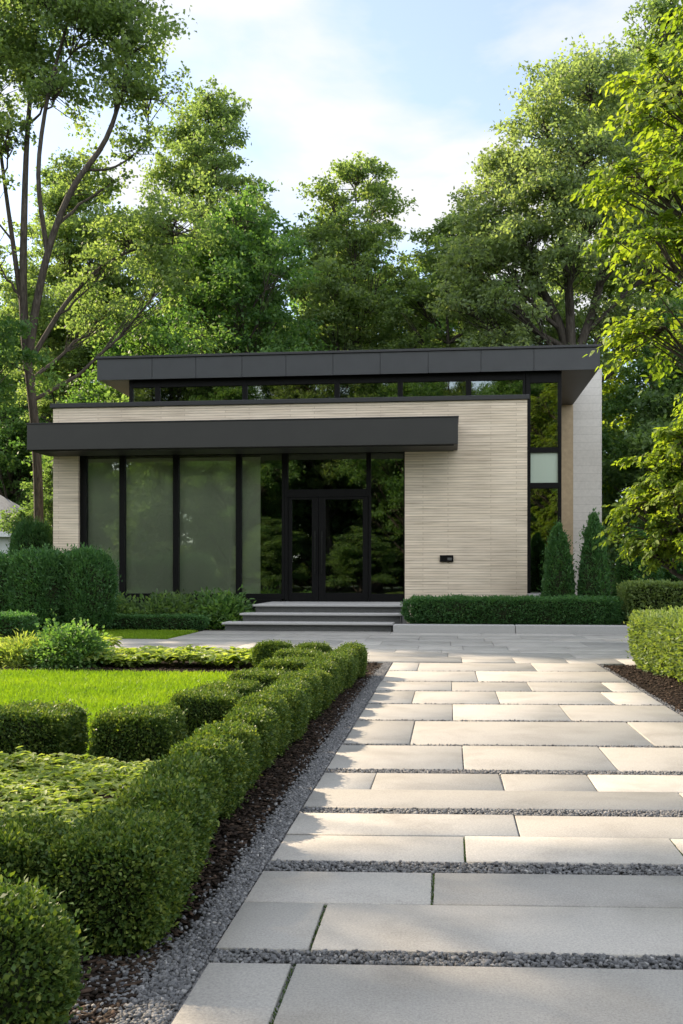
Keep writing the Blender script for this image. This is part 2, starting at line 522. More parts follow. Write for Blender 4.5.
def tree_meshes(key, seed, H, base, R, tr, nl, leaf, mat, prof=ovate, nlobes=18, ncl=260, lobes=None, trunk=None, limbs=None,
                zs=.85, shape='kite', sprays=False, spread=1.30, aspect=.66, csz=.40):
    rng = np.random.default_rng(seed)
    T = Tubes()
    if trunk is None:
        k = 9
        zz_ = np.linspace(-.15, H*.90, k)
        wob = rng.normal(0, .010*H, (k, 2)); wob[:2] = 0
        wob = np.cumsum(wob, 0)*.45
        tp = np.column_stack([wob, zz_])
        rr = tr*(1-np.linspace(0, 1, k)*.93)**.9
        rr[0] *= 1.35
        trunk = (tp, rr)
        T.tube(tp, rr, 9)
        skeleton = [(tp, rr)]
    else:
        skeleton = []
        for tp, rr in trunk:
            tp = np.asarray(tp, float); rr = np.asarray(rr, float)
            # resample smoothly
            n = len(tp); tt = np.linspace(0, n-1, (n-1)*4+1)
            tp2 = np.column_stack([np.interp(tt, range(n), tp[:, c]) for c in range(3)])
            ker = np.array([.25, .5, .25])
            for _ in range(3):
                q = tp2.copy()
                q[1:-1] = .25*tp2[:-2]+.5*tp2[1:-1]+.25*tp2[2:]
                tp2 = q
            r2 = np.interp(tt, range(n), rr)
            T.tube(tp2, r2, 9)
            skeleton.append((tp2, r2))
    if lobes is None: lobes = lobes_from_profile(rng, H, base, R, nlobes, prof)
    lobes = np.array(lobes, float)
    SP = np.concatenate([s[0] for s in skeleton]); SR = np.concatenate([s[1] for s in skeleton])
    limb_pts = []
    for (x, y, z, s) in lobes:
        c = np.array([x, y, z])
        hd = np.linalg.norm(SP[:, :2]-c[:2], axis=1)
        want = z-.85*hd-.4*s
        cost = np.abs(SP[:, 2]-want)+.5*hd+(SP[:, 2] > z-.2)*50
        i = int(np.argmin(cost))
        p0 = SP[i]; r0 = max(.025, min(SR[i]*.55, .05+.012*np.linalg.norm(c-p0)*2.0))
        mid = p0*.45+c*.55; mid[2] += -.05*np.linalg.norm(c-p0); mid += rng.normal(0, .05*np.linalg.norm(c-p0)+.02, 3)
        pts = bez(p0, mid, c+np.array([0, 0, .15*s]), 8)
        pts[1:-1] += rng.normal(0, .03*s+.01, (6, 3))
        T.tube(pts, np.linspace(r0, .018, 8), 6)
        limb_pts.append(pts)
    w = lobes[:, 3]**2; w = w/w.sum()
    cnt = np.maximum(3, np.round(w*ncl)).astype(int)
    CC = []; CS = []; CO = []
    for li, ((x, y, z, s), m) in enumerate(zip(lobes, cnt)):
        d = unit(rng.normal(size=(m, 3)))
        d[:, 2] = np.where(d[:, 2] < -.55, -d[:, 2]*.4, d[:, 2])
        r = s*spread*rng.uniform(.12, 1.0, m)**.5*rng.uniform(.8, 1.3, m)
        c = np.array([x, y, z])+d*r[:, None]*np.array([1, 1, zs])
        lp = limb_pts[li]
        for q in range(m):
            a = lp[rng.integers(3, 8)]
            b = c[q]
            md = (a+b)/2+np.array([0, 0, -.04*s])+rng.normal(0, .04*s, 3)
            T.tube(bez(a, md, b, 4), [.022 if leaf > .07 else .012, .016 if leaf > .07 else .009, .011 if leaf > .07 else .006, .004], 4)
        CC.append(c); CO.append(d); CS.append(np.full(m, .30*s+.10*R**.5))
    CC = np.concatenate(CC); CO = np.concatenate(CO); CS = np.concatenate(CS)*csz; CS = CS*np.exp(rng.normal(0, .28, len(CS)))
    ncl = len(CC)
    cvar = rng.normal(.5, .16, ncl)
    if not sprays:
        per = rng.multinomial(nl, CS**1.6/np.sum(CS**1.6))
        idx = np.repeat(np.arange(ncl), per)
        n = len(idx)
        P = CC[idx]+rng.normal(size=(n, 3))*CS[idx][:, None]*np.array([1, 1, .55])
        D = CO[idx]*.5+unit(rng.normal(size=(n, 3)))+np.array([0, 0, -.25])
        N = np.array([0, 0, 1.0])+rng.normal(size=(n, 3))*.75
    else:
        Ps = []; Ds = []; Ns = []; ids = []
        per = max(8, nl//ncl)
        ntw = 7
        for q in range(ncl):
            o = CO[q].copy(); o[2] *= .35
            for k in range(ntw):
                a = rng.uniform(-1.1, 1.1)
                dv = np.array([o[0]*math.cos(a)-o[1]*math.sin(a), o[0]*math.sin(a)+o[1]*math.cos(a), o[2]+rng.uniform(-.25, .3)])
                dv /= max(1e-6, np.linalg.norm(dv))
                Lt = CS[q]*rng.uniform(1.6, 3.0)
                m = max(3, per//ntw)
                tt = np.linspace(.12, 1, m)
                base_p = CC[q]-dv*Lt*.35+rng.normal(0, CS[q]*.35, 3)*np.array([1, 1, .6])
                tw = base_p+dv*Lt*tt[:, None]+np.array([0, 0, -.35])*Lt*(tt**2)[:, None]
                T.tube(np.vstack([base_p, tw[m//2], tw[-1]]), [.006, .004, .002], 3)
                td = unit(np.gradient(tw, axis=0)) if m > 2 else np.tile(dv, (m, 1))
                sd_ = unit(np.cross(td, np.array([[0, 0, 1.0]])))
                sg = np.where(np.arange(m) % 2 == 0, 1, -1)[:, None]
                Ps.append(tw); Ds.append(td*.75+sd_*sg*.75+np.array([0, 0, -.42])+rng.normal(size=(m, 3))*.38)
                Ns.append(np.array([0, 0, 1.0])+rng.normal(size=(m, 3))*.5+dv*.35); ids.append(np.full(m, q))
        P = np.concatenate(Ps); D = np.concatenate(Ds); N = np.concatenate(Ns); idx = np.concatenate(ids); n = len(P)
    L = leaf*rng.uniform(.65, 1.25, n)
    V, F, kv = leaf_geo(P, D, N, L, L*aspect, shape)
    var = np.clip(cvar[idx]+rng.normal(0, .16, n), 0, 1)
    crown = np_mesh(key+'_crown', V, F, mat, np.repeat(var, kv))
    return T.mesh(key+'_trunk', M['bark']), crown

TREES = {}
def tree(name, key, loc, rz, label, group=None, sc=1.0, scz=None, cat='tree'):
    o = empty(name, loc, rz)
    o.scale = (sc, sc, scz or sc)
    tm, cm = TREES[key]
    link_mesh('trunk', tm, o); link_mesh('crown', cm, o)
    tag(o, label, cat, group)
    return o

# ------------------------------------------------------------------ clipped shrubs (superellipsoid shells of leaves)
def cube_sphere(n):
    V = []; F = []; idx = {}
    def vid(p):
        k = tuple(np.round(p, 5))
        if k not in idx: idx[k] = len(V); V.append(p)
        return idx[k]
    g = np.linspace(-1, 1, n+1)
    for ax in range(3):
        for sg in (-1, 1):
            for i in range(n):
                for j in range(n):
                    q = []
                    for (u, v) in ((g[i], g[j]), (g[i+1], g[j]), (g[i+1], g[j+1]), (g[i], g[j+1])):
                        p = [0, 0, 0]; p[ax] = sg; p[(ax+1) % 3] = u; p[(ax+2) % 3] = v
                        q.append(vid(p))
                    if sg < 0: q = q[::-1]
                    F.append(q)
    return np.array(V, float), np.array(F)

def se_project(d, e):
    return d/((np.abs(d)**e).sum(1, keepdims=True)**(1/e))

def wob(P, seed, f):
    r = np.random.default_rng(seed)
    out = np.zeros(len(P))
    for _ in range(5):
        k = r.normal(size=3)*f; out += np.sin(P@k+r.uniform(0, 6.28))
    return out/5

def clipped_mesh(key, seed, ax, ay, h, n, leaf, mat, e=5.0, bumps=.02, fuzz=.02, aspect=.6, shape='kite', taper=0.0, up=.35, core=.90, freq=7., sprig=.06):
    """leafy shrub with half widths ax, ay and height h, base at z=0"""
    rng = np.random.default_rng(seed)
    dims = np.array([ax, ay, h/2])
    def surf(d):
        s = se_project(d, e)
        P = s*dims
        g = np.sign(s)*np.abs(s)**(e-1)/dims
        Nn = unit(g)
        b = wob(P, seed+5, freq)*bumps
        P = P+Nn*b[:, None]
        t = (P[:, 2]+h/2)/h
        if taper: P[:, :2] *= (1-taper*np.clip(t, 0, 1))[:, None]
        else: P[:, :2] *= (.93+.09*np.clip(t*2.2, 0, 1))[:, None]
        P[:, 2] += h/2
        return P, Nn
    areas = np.array([4*ay*h/2, 4*ax*h/2, 4*ax*ay])
    w = np.repeat(areas/areas.sum()/2, 2); w[5] = w[4]*1.6+w[5]*0; w[4] = .02
    w /= w.sum()
    f = rng.choice(6, n, p=w)
    uv = rng.uniform(-1, 1, (n, 2))
    d = np.zeros((n, 3))
    for k in range(6):
        m = f == k
        a = k//2; sg = -1 if k % 2 == 0 else 1
        d[m, a] = sg; d[m, (a+1) % 3] = uv[m, 0]; d[m, (a+2) % 3] = uv[m, 1]
    # k 4/5 are z-, z+
    P, Nn = surf(d)
    dep = rng.exponential(fuzz, n)
    out = (rng.uniform(size=n) < sprig)*rng.uniform(0, fuzz*1.8, n)
    P = P-Nn*(dep-out)[:, None]
    clump = wob(P, seed+9, freq*5)
    P += Nn*(clump*fuzz*.6)[:, None]
    D = Nn*.9+rng.normal(size=(n, 3))*.55+np.array([0, 0, up])
    N = rng.normal(size=(n, 3))*.8+np.array([0, 0, .6])+Nn*.3
    L = leaf*rng.uniform(.7, 1.25, n)
    P[:, 2] = np.maximum(P[:, 2], .005)
    V, F, kv = leaf_geo(P-unit(D)*(L*.4)[:, None], D, N, L, L*aspect, shape)
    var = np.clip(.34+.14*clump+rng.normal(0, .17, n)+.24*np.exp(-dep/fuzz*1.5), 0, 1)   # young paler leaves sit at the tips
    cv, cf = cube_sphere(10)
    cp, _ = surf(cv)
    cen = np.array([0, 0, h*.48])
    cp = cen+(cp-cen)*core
    nV = len(V)
    midx = np.concatenate([np.zeros(len(F)), np.ones(len(cf))])
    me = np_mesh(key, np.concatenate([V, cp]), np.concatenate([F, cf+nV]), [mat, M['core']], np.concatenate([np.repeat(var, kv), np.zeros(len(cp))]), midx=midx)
    return me

def dome_bush(key, seed, rx, ry, h, n, leaf, mat, aspect=.55, shape='ovate', ncl=40, stems=True):
    """loose shrub: leaf rosettes on stems rising from the base"""
    rng = np.random.default_rng(seed)
    T = Tubes()
    d = unit(rng.normal(size=(ncl, 3))); d[:, 2] = np.abs(d[:, 2])
    r = rng.uniform(.45, 1, ncl)**.6*rng.uniform(.85, 1.12, ncl)
    C = d*r[:, None]*np.array([rx, ry, h]); C[:, 2] = np.maximum(C[:, 2], .12*h)
    for c in C:
        b = np.array([c[0]*.12, c[1]*.12, 0])
        T.tube(bez(b, np.array([c[0]*.45, c[1]*.45, c[2]*.7]), c, 5), [.010, .008, .006, .004, .002], 4)
    idx = rng.integers(0, ncl, n)
    s = .26*min(rx, h)
    P = C[idx]+rng.normal(size=(n, 3))*s*np.array([1, 1, .75])
    P[:, 2] = np.maximum(P[:, 2], .02)
    D = (P-C[idx])/s*.5+d[idx]*.6+rng.normal(size=(n, 3))*.5
    N = np.array([0, 0, 1.0])+rng.normal(size=(n, 3))*.5
    L = leaf*rng.uniform(.65, 1.25, n)
    V, F, kv = leaf_geo(P, D, N, L, L*aspect, shape, .12, .15)
    cv = rng.normal(.5, .17, ncl)
    var = np.clip(cv[idx]+rng.normal(0, .16, n), 0, 1)
    return T.mesh(key+'_stems', M['bark']), np_mesh(key+'_leaves', V, F, mat, np.repeat(var, kv))

def bush(name, meshes, loc, rz, label, group=None, sc=1.0, cat='shrub'):
    o = empty(name, loc, rz); o.scale = (sc, sc, sc)
    link_mesh('stems', meshes[0], o); link_mesh('foliage', meshes[1], o)
    return tag(o, label, cat, group)

def shrub(name, me, loc, rz, label, group=None, sc=(1, 1, 1), cat='shrub'):
    o = link_mesh(name, me, None, loc)
    o.rotation_euler = (0, 0, rz); o.scale = sc
    return tag(o, label, cat, group)

#SECTION_SETTING
# ------------------------------------------------------------------ ground, lawn, beds
def sheet(name, mat, rects, z, kind='structure'):
    V = []; F = []
    for (x0, x1, y0, y1) in rects:
        b = len(V)
        V += [(x0, y0, z), (x1, y0, z), (x1, y1, z), (x0, y1, z)]
        F.append((b, b+1, b+2, b+3))
    me = np_mesh(name, np.array(V), np.array(F), mat)
    o = link_mesh(name, me); o['kind'] = kind
    return o

sheet('ground', M['ground'], [(-400, 400, -400, 600)], -.060)
sheet('lawn', M['lawn'], [(-14, -1.9, 5.55, 12.35), (-14, -5.38, 18.5, 21.3)], -.030)
sheet('mulch_bed', M['soil'], [(-14, -.90, 1.0, 5.60), (-1.95, -.90, 5.60, 14.05), (-14, -1.95, 12.30, 14.6), (2.06, 14, 3.5, 14.05), (3.95, 14, 14.05, 21.22), (-14, -4.7, 21.25, 26), (-1.0, 14, 21.22, 30)], -.022)
sheet('path_bed', M['gravel_bed'], [(-.90, 2.07, -3, 14.1)], -.014)

# stone slabs of the path: rows run a little askew to the house
SK = .067
def slab_geo(c4, z0, z1, bev, V, F, var, val):
    b = len(V)
    cx = sum(p[0] for p in c4)/4; cy_ = sum(p[1] for p in c4)/4
    def inset(p, d): return (p[0]+(d if p[0] < cx else -d), p[1]+(d if p[1] < cy_ else -d))
    for p in c4: V.append((p[0], p[1], z0))
    for p in c4: V.append((p[0], p[1], z1-bev))
    for p in c4:
        q = inset(p, bev); V.append((q[0], q[1], z1))
    for k in range(4):
        k2 = (k+1) % 4
        F.append((b+k, b+k2, b+4+k2, b+4+k)); F.append((b+4+k, b+4+k2, b+8+k2, b+8+k))
    F.append((b+8, b+9, b+10, b+11))
    var += [val]*12

rs = random.Random(4)
XL, XR = -.77, 2.055
rows = [  # y0, y1 at x=0, joints
    (-2.6, -1.65, [.4]), (-1.55, -.6, [-.1, 1.2]), (-.5, .45, [.6]), (.55, 1.50, [.2, 1.4]), (1.60, 2.02, [.9]),
    (2.03, 3.165, [-.49, 1.55]), (3.285, 3.745, [-.46]), (3.757, 4.15, [-.06]), (4.31, 4.725, [.075, 1.04]), (4.737, 5.15, [.34]), (5.29, 5.725, [1.31]), (5.737, 6.215, [-.45, .325, .86]),
    (6.345, 7.21, [.10, 1.08]), (7.29, 8.42, [-.28, 1.5]), (8.50, 9.50, [.04, 1.05]), (9.57, 10.55, [-.35, .5, 1.6]),
    (10.62, 11.48, [.04, .90, 1.75]), (11.56, 12.74, [.35]), (12.80, 13.93, [-.40, 1.15])]
V = []; F = []; var = []
def rowline(y, x): return y+SK*(x-.0)
for (y0, y1, js) in rows:
    xs = [XL]+js+[XR]
    for a, b in zip(xs[:-1], xs[1:]):
        g = .005
        xa = a+(g if a != XL else rs.uniform(-.008, .004)); xb = b-(g if b != XR else rs.uniform(-.004, .006))
        dz = rs.uniform(-.0022, .0022)
        sk2 = 0 if a == XL and b == XR else rs.uniform(-.006, .006)
        slab_geo([(xa, rowline(y0, xa)), (xb, rowline(y0, xb)), (xb+sk2, rowline(y1, xb)), (xa, rowline(y1, xa))], -.05, dz, .004, V, F, var, rs.random())
me = np_mesh('path', np.array(V), np.array(F), M['paving'], var)
o = link_mesh('path', me); o['kind'] = 'structure'

# forecourt: coursed slabs in front of the steps with an arm to the left
V = []; F = []; var = []
ys = [14.09, 14.95, 15.8, 16.35, 17.25, 18.42, 19.3, 20.2, 21.32]
for i in range(len(ys)-1):
    y0, y1 = ys[i]+.005, ys[i+1]-.005
    x0 = -5.36 if y0 > 18.3 or y0 < 15.7 else -13.5
    if y0 < 15.7: x0 = -3.2
    x1 = 4.1 if y0 > 20.5 else 3.95
    x = x0
    while x < x1-.05:
        w = rs.choice([.75, 1.0, 1.25, 1.6, 1.9])
        xe = min(x1, x+w)
        if x1-xe < .4: xe = x1
        slab_geo([(x+.004, y0), (xe-.004, y0), (xe-.004, y1), (x+.004, y1)], -.05, rs.uniform(-.002, .002), .004, V, F, var, rs.random())
        x = xe
me = np_mesh('forecourt', np.array(V), np.array(F), M['paving'], var)
o = link_mesh('forecourt', me); o['kind'] = 'structure'
sheet('forecourt_bed', M['gravel_bed'], [(-13.5, 3.95, 14.1, 21.3)], -.030)

# loose stones and bark chips
def hexa(rng, P, size, flat, rot_tilt, aspect=(1, 1)):
    n = len(P)
    base = np.array([[-1, -1, -1], [1, -1, -1], [1, 1, -1], [-1, 1, -1], [-1, -1, 1], [1, -1, 1], [1, 1, 1], [-1, 1, 1]], float)*.5
    B = base[None]+rng.uniform(-.16, .16, (n, 8, 3))
    B[:, 4:, :2] *= rng.uniform(.5, .85, (n, 1, 1))
    sc = np.column_stack([rng.uniform(.6, 1.3, n)*size*aspect[0], rng.uniform(.6, 1.2, n)*size*aspect[1], rng.uniform(.6, 1.2, n)*size*flat])
    B *= sc[:, None]
    a = rng.uniform(0, 2*PI, n); t = rng.normal(0, rot_tilt, n)
    ca, sa, ct, st_ = np.cos(a), np.sin(a), np.cos(t), np.sin(t)
    x, y, z = B[..., 0], B[..., 1], B[..., 2]
    y2 = y*ct[:, None]-z*st_[:, None]; z2 = y*st_[:, None]+z*ct[:, None]
    X = x*ca[:, None]-y2*sa[:, None]; Y = x*sa[:, None]+y2*ca[:, None]
    Vv = np.stack([X, Y, z2], -1)+P[:, None]
    q = np.array([[3, 2, 1, 0], [4, 5, 6, 7], [0, 1, 5, 4], [1, 2, 6, 5], [2, 3, 7, 6], [3, 0, 4, 7]])
    Ff = (np.arange(n)[:, None, None]*8+q[None]).reshape(-1, 4)
    return Vv.reshape(-1, 3), Ff

rng = np.random.default_rng(11)
pts = []
for (y0, y1, n) in ((1.6, 4.5, 5600), (4.5, 8, 5400), (8, 14, 5600)):   # strip beside the slabs
    y = rng.uniform(y0, y1, n); edge = -.888+rng.normal(0, .012, n)
    x = edge+(-.785-edge)*rng.uniform(0, 1, n)**.9
    pts.append(np.column_stack([x, y]))
for k in range(len(rows)-1):                                    # bands between the rows
    ya, yb = rows[k][1], rows[k+1][0]
    if ya < 1.4 or yb-ya < .03: continue
    n = int((yb-ya)*2.85/(.0125*.012)*.95) if ya < 7 else int((yb-ya)*2.85/(.022*.02))
    x = rng.uniform(XL, XR, n); y = rng.uniform(ya+.006, yb-.006, n)+SK*x
    pts.append(np.column_stack([x, y]))
n = 2200                                                       # stones spilling on the mulch at the near corner
t = rng.exponential(.11, n); pts.append(np.column_stack([-.89-t, rng.uniform(1.9, 3.3, n)]))
n = 1500; t = rng.exponential(.035, n); pts.append(np.column_stack([-.89-t, rng.uniform(3.2, 13, n)]))
n = 1300
pts.append(np.column_stack([2.062+rng.uniform(-.02, .05, n), rng.uniform(6, 14, n)]))
pts = np.concatenate(pts)
P = np.column_stack([pts, -.010+rng.uniform(0, .010, len(pts))])
V, F = hexa(rng, P, .0138, .65, .7)
me = np_mesh('gravel', V, F, M['pebble'], np.repeat(np.clip(rng.normal(.45, .2, len(P)), 0, 1), 8))
tag(link_mesh('gravel', me), 'grey crushed stone filling the strip and bands between the path slabs', 'gravel', kind='stuff')

pts = []
for (x0, x1, y0, y1, n) in ((-1.6, -.93, 1.7, 3.4, 6500), (-1.25, -.93, 3.4, 13.2, 7000), (2.1, 4.5, 8.2, 13.9, 9000), (-6, -1.9, 12.3, 13.2, 3500), (-2.0, -1.0, 12.6, 14.0, 1500), (-2.9, -1.3, 5.2, 7.5, 2500)):
    pts.append(np.column_stack([rng.uniform(x0, x1, n), rng.uniform(y0, y1, n)]))
pts = np.concatenate(pts)
P = np.column_stack([pts, -.014+rng.uniform(0, .016, len(pts))])
V, F = hexa(rng, P, .020, .28, .45, (1.7, .65))
me = np_mesh('mulch', V, F, M['chip'], np.repeat(np.clip(rng.normal(.42, .24, len(P)), 0, 1), 8))
tag(link_mesh('mulch', me), 'dark bark mulch under the hedges beside the path', 'mulch', kind='stuff')

# mossy joints in the nearest slabs
n = 900
jx = []
for (y0, y1, js) in rows[4:9]:
    for j in js:
        m = int((y1-y0)*260)
        y = rng.uniform(y0, y1, m); jx.append(np.column_stack([j+rng.normal(0, .0025, m), y+SK*j, np.full(m, -.012)]))
P = np.concatenate(jx)
D = rng.normal(size=(len(P), 3))*.5+np.array([0, 0, 1]); N = rng.normal(size=(len(P), 3))
V, F, kv = leaf_geo(P, D, N, .013*rng.uniform(.6, 1.2, len(P)), .005, 'kite')
tag(link_mesh('moss', np_mesh('moss', V, F, M['leaf_box'], np.repeat(rng.uniform(0, .6, len(P)), kv))), 'thin moss growing in the joints between the nearest path slabs', 'moss', kind='stuff')

# grass blades
def blades(rng, X, Y, h, w, name, label):
    n = len(X)
    P = np.column_stack([X, Y, np.full(n, -.03)])
    D = rng.normal(size=(n, 3))*.38+np.array([0, 0, 1.0])
    N = rng.normal(size=(n, 3)); N[:, 2] *= .2
    L = h*rng.uniform(.6, 1.3, n)
    V, F, kv = leaf_geo(P, D, N, L, w*rng.uniform(.7, 1.3, n), 'kite', .05, .25)
    pv = .5+.20*np.sin(X*1.3+1.7*np.sin(Y*.9))*np.sin(Y*1.7)+.14*np.sin(X*4.1+Y*2.3)*np.sin(Y*5.1-X)
    var = np.clip(pv+rng.normal(0, .2, n), 0, 1)
    return tag(link_mesh(name, np_mesh(name, V, F, M['grass'], np.repeat(var, kv))), label, 'grass', kind='stuff')
n = 150000
yy = 5.6+(12.30-5.6)*rng.uniform(0, 1, n)**1.15
xx = -1.95-rng.uniform(0, 1, n)*(yy*.50+.3)
blades(rng, xx, yy, .056, .009, 'grass', 'bright green mown lawn between the boxwood row and the ground cover strip')
n = 40000
blades(rng, rng.uniform(-10, -5.4, n), rng.uniform(18.45, 21.0, n), .07, .016, 'grass', 'darker strip of lawn beyond the paved arm of the forecourt')

# ground cover
def ground_cover(rng, X, Y, z, leaf, name, label, zvar, mat='leaf_cover'):
    n = len(X); per = 7
    Z = z+zvar*np.sin(X*5+1)*np.sin(Y*6)+rng.normal(0, zvar*.7, n)
    C = np.repeat(np.column_stack([X, Y, Z]), per, 0)
    a = rng.uniform(0, 2*PI, n*per)
    D = np.column_stack([np.cos(a), np.sin(a), rng.uniform(-.35, .55, n*per)])
    N = np.array([0, 0, 1.0])+rng.normal(size=(n*per, 3))*.3
    L = leaf*rng.uniform(.65, 1.2, n*per)
    V, F, kv = leaf_geo(C, D, N, L, L*.55, 'ovate', .10, .22)
    var = np.clip(np.repeat(rng.normal(.45, .2, n), per)+rng.normal(0, .13, n*per), 0, 1)
    return tag(link_mesh(name, np_mesh(name, V, F, M[mat], np.repeat(var, kv))), label, 'ground cover', kind='stuff')
n = 5200
ground_cover(rng, rng.uniform(-4.2, -1.36, n), rng.uniform(3.45, 5.55, n), .17, .042, 'ground_cover', 'pale green leafy ground cover filling the bed inside the nearest hedge corner', .022)
n = 1500
ground_cover(rng, rng.uniform(-7.5, -1.75, n), rng.uniform(12.75, 13.9, n), .13, .12, 'ground_cover', 'low band of pale leaves between the lawn and the forecourt', .04)
n = 500
ground_cover(rng, rng.uniform(-9.5, -5.3, n), rng.uniform(14.3, 15.8, n), .16, .15, 'ground_cover', 'yellowish leafy patch behind the round leafy shrub at the lawn edge', .05)

#SECTION_HOUSE
# ------------------------------------------------------------------ house
FL = .54                                     # floor level
house = empty('modern_house', (-3.5, 26, 0))
tag(house, 'flat roofed modern house of pale long brick with black framed glazing and dark roof edges', 'house')
HP = Vector((-3.5, 26, 0))
def hp(o):                                   # parent to the house, keep world position
    o.parent = house; o.location = -HP
    return o
def sub(o, parent):
    o.parent = parent
    return o

YF = 25.0
# front block walls (glazing recess from -9.66 to -1.09)
hp(Boxes().box(-10.35, -9.66, YF, YF+.35, .0, 4.40, 0).box(-1.09, 1.97, YF, YF+.35, .0, 4.40, 0)
   .box(-10.35, 1.97, YF, YF+.35, 4.40, 5.62, 0).build('front_wall', M['brick_front']))
hp(box('side_wall', M['brick_side'], (-10.35, -10.0, YF+.352, 33, 0, 5.62), None, 0))
hp(box('side_wall', M['brick_side'], (1.62, 1.968, YF+.352, 26.28, 0, 5.62), None, 0))
hp(Boxes().box(-10.42, 2.02, YF-.06, YF+.40, 5.622, 5.735, .006).box(-10.42, -9.95, YF+.402, 33, 5.622, 5.735, .006).build('parapet_coping', M['flash']))
hp(box('low_roof', M['roofing'], (-9.998, 1.6, YF+.352, 33, 5.35, 5.50), None, 0))
hp(box('base_plinth', M['step_stone'], (-10.30, 1.95, YF+.02, YF+.33, -.04, -.002), None, 0))
hp(box('floor_slab', M['inside_floor'], (-9.998, 1.97, YF+.36, 31.4, .30, FL), None, 0))
hp(box('window_base', M['frame'], (-9.66, -4.27, YF+.06, YF+.30, .20, .60), None, .004))
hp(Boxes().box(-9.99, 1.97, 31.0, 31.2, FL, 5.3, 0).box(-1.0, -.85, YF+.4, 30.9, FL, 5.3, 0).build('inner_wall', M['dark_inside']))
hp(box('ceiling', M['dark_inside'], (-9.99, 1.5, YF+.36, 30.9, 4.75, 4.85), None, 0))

# entrance canopy
can = hp(box('canopy', M['canopy'], (-10.54, .24, 23.8, YF-.003, 4.37, 5.02), None, .008))
hp(box('canopy_soffit', M['canopy'], (-10.44, .14, 23.9, YF-.01, 4.345, 4.369), None, .003))
hp(box('canopy_flashing', M['flash'], (-10.56, .26, 23.78, YF-.004, 5.021, 5.045), None, .004))

# upper roof slab: metal fascia panels with open joints
jx = [-9.56, -8.01, -6.79, -5.52, -4.32, -3.05, -1.79, -.52, .86, 2.23, 3.92]
bx_ = Boxes()
for a, b in zip(jx[:-1], jx[1:]): bx_.box(a+.006, b-.006, 26.10, 26.13, 6.555, 7.13, .003)
fas = hp(bx_.build('roof_fascia', M['fascia']))
hp(Boxes().box(-9.54, 3.90, 26.132, 32.5, 6.60, 7.12, 0).build('roof_slab', M['flash']))
hp(Boxes().box(-9.60, 3.96, 26.06, 32.6, 7.135, 7.20, .006).build('roof_edge', M['flash']))
hp(box('left_soffit', M['soffit'], (-9.53, -8.73, 26.14, 32.4, 6.575, 6.598), None, 0))
hp(box('right_soffit', M['canopy'], (2.97, 3.90, 26.14, 31.58, 6.575, 6.598), None, 0))
hp(box('end_wall', M['fin'], (3.915, 4.80, 31.62, 33.2, -.04, 7.78), None, .006))
hp(box('recess_wall', M['tan'], (2.061, 3.913, 31.6, 31.8, .0, 6.59), None, 0))
hp(Boxes().box(-8.70, 2.9, 32.0, 32.2, 0, 6.59, 0).build('rear_wall', M['brick_front']))
hp(box('upper_side_wall', M['brick_side'], (-8.70, -8.60, 26.5, 32.0, 5.5, 6.59), None, 0))
hp(box('upper_side_wall', M['brick_side'], (2.86, 2.95, 26.52, 31.59, 0, 6.59), None, 0))

def window(name, x0, x1, z0, z1, y, fw, mat='glass', depth=.10, label=None, extra=None):
    """frame mesh in house space with the pane as its child"""
    b = Boxes()
    l, r, bo, to = fw
    if l: b.box(x0, x0+l, y, y+depth, z0, z1, .004)
    if r: b.box(x1-r, x1, y, y+depth, z0, z1, .004)
    if bo: b.box(x0+l, x1-r, y+.002, y+depth-.002, z0, z0+bo, .003)
    if to: b.box(x0+l, x1-r, y+.002, y+depth-.002, z1-to, z1, .003)
    w = hp(b.build(name, M['frame']))
    p = box('pane', M[mat], (x0+l-.004, x1-r+.004, y+depth*.55, y+depth*.55+.012, z0+bo-.004, z1-to+.004), None, 0)
    sub(p, w)
    if label: w['label'] = label
    return w

YG = YF+.10
zb, zt = .60, 4.40
gx = [(-9.66, -8.515), (-8.515, -7.07), (-7.07, -5.40), (-5.40, -4.19)]
for i, (a, b) in enumerate(gx):
    window('window', a, b, zb, zt, YG, (.17 if i == 0 else .075, .075, .14, .06), 'glass', .14)
window('transom_window', -4.19, -2.02, 3.23, zt, YG, (.08, .055, .20, .06), 'glass_dark', .14)
window('side_window', -2.02, -1.092, FL+.002, zt, YG, (.06, .03, .20, .06), 'glass_dark', .14)

def door(x0, x1, lw, rw, hx):
    b = Boxes()
    z0, z1 = FL+.006, 3.226
    y = YG+.02; d = .07
    b.box(x0, x0+lw, y, y+d, z0, z1, .004).box(x1-rw, x1, y, y+d, z0, z1, .004)
    b.box(x0+lw, x1-rw, y+.002, y+d-.002, z0, z0+.22, .003).box(x0+lw, x1-rw, y+.002, y+d-.002, z1-.06, z1, .003)
    o = hp(b.build('door', M['frame']))
    sub(box('pane', M['glass_dark'], (x0+lw-.004, x1-rw+.004, y+.03, y+.042, z0+.215, z1-.055), None, 0), o)
    h = Boxes().box(hx-.014, hx+.014, y-.075, y-.048, 1.25, 2.35, .008).box(hx-.010, hx+.010, y-.05, y-.001, 1.36, 1.385, .003).box(hx-.010, hx+.010, y-.05, y-.001, 2.2, 2.225, .003)
    sub(h.build('handle', M['metal']), o)
    return o
door(-4.10, -3.315, .10, .17, -3.40)
door(-3.305, -2.03, .17, .14, -3.22)
hp(box('door_jamb', M['frame'], (-4.185, -4.105, YG-.01, YG+.14, FL+.004, 3.228)))

# clerestory windows above the low roof
cx_ = [-8.72, -7.92, -5.49, -2.965, -1.27, .54, 2.03]
for i, (a, b) in enumerate(zip(cx_[:-1], cx_[1:])):
    window('clerestory_window', a, b, 5.50, 6.57, 26.30, (.07 if i else .10, .07, .30, .20), 'glass_dark', .10)

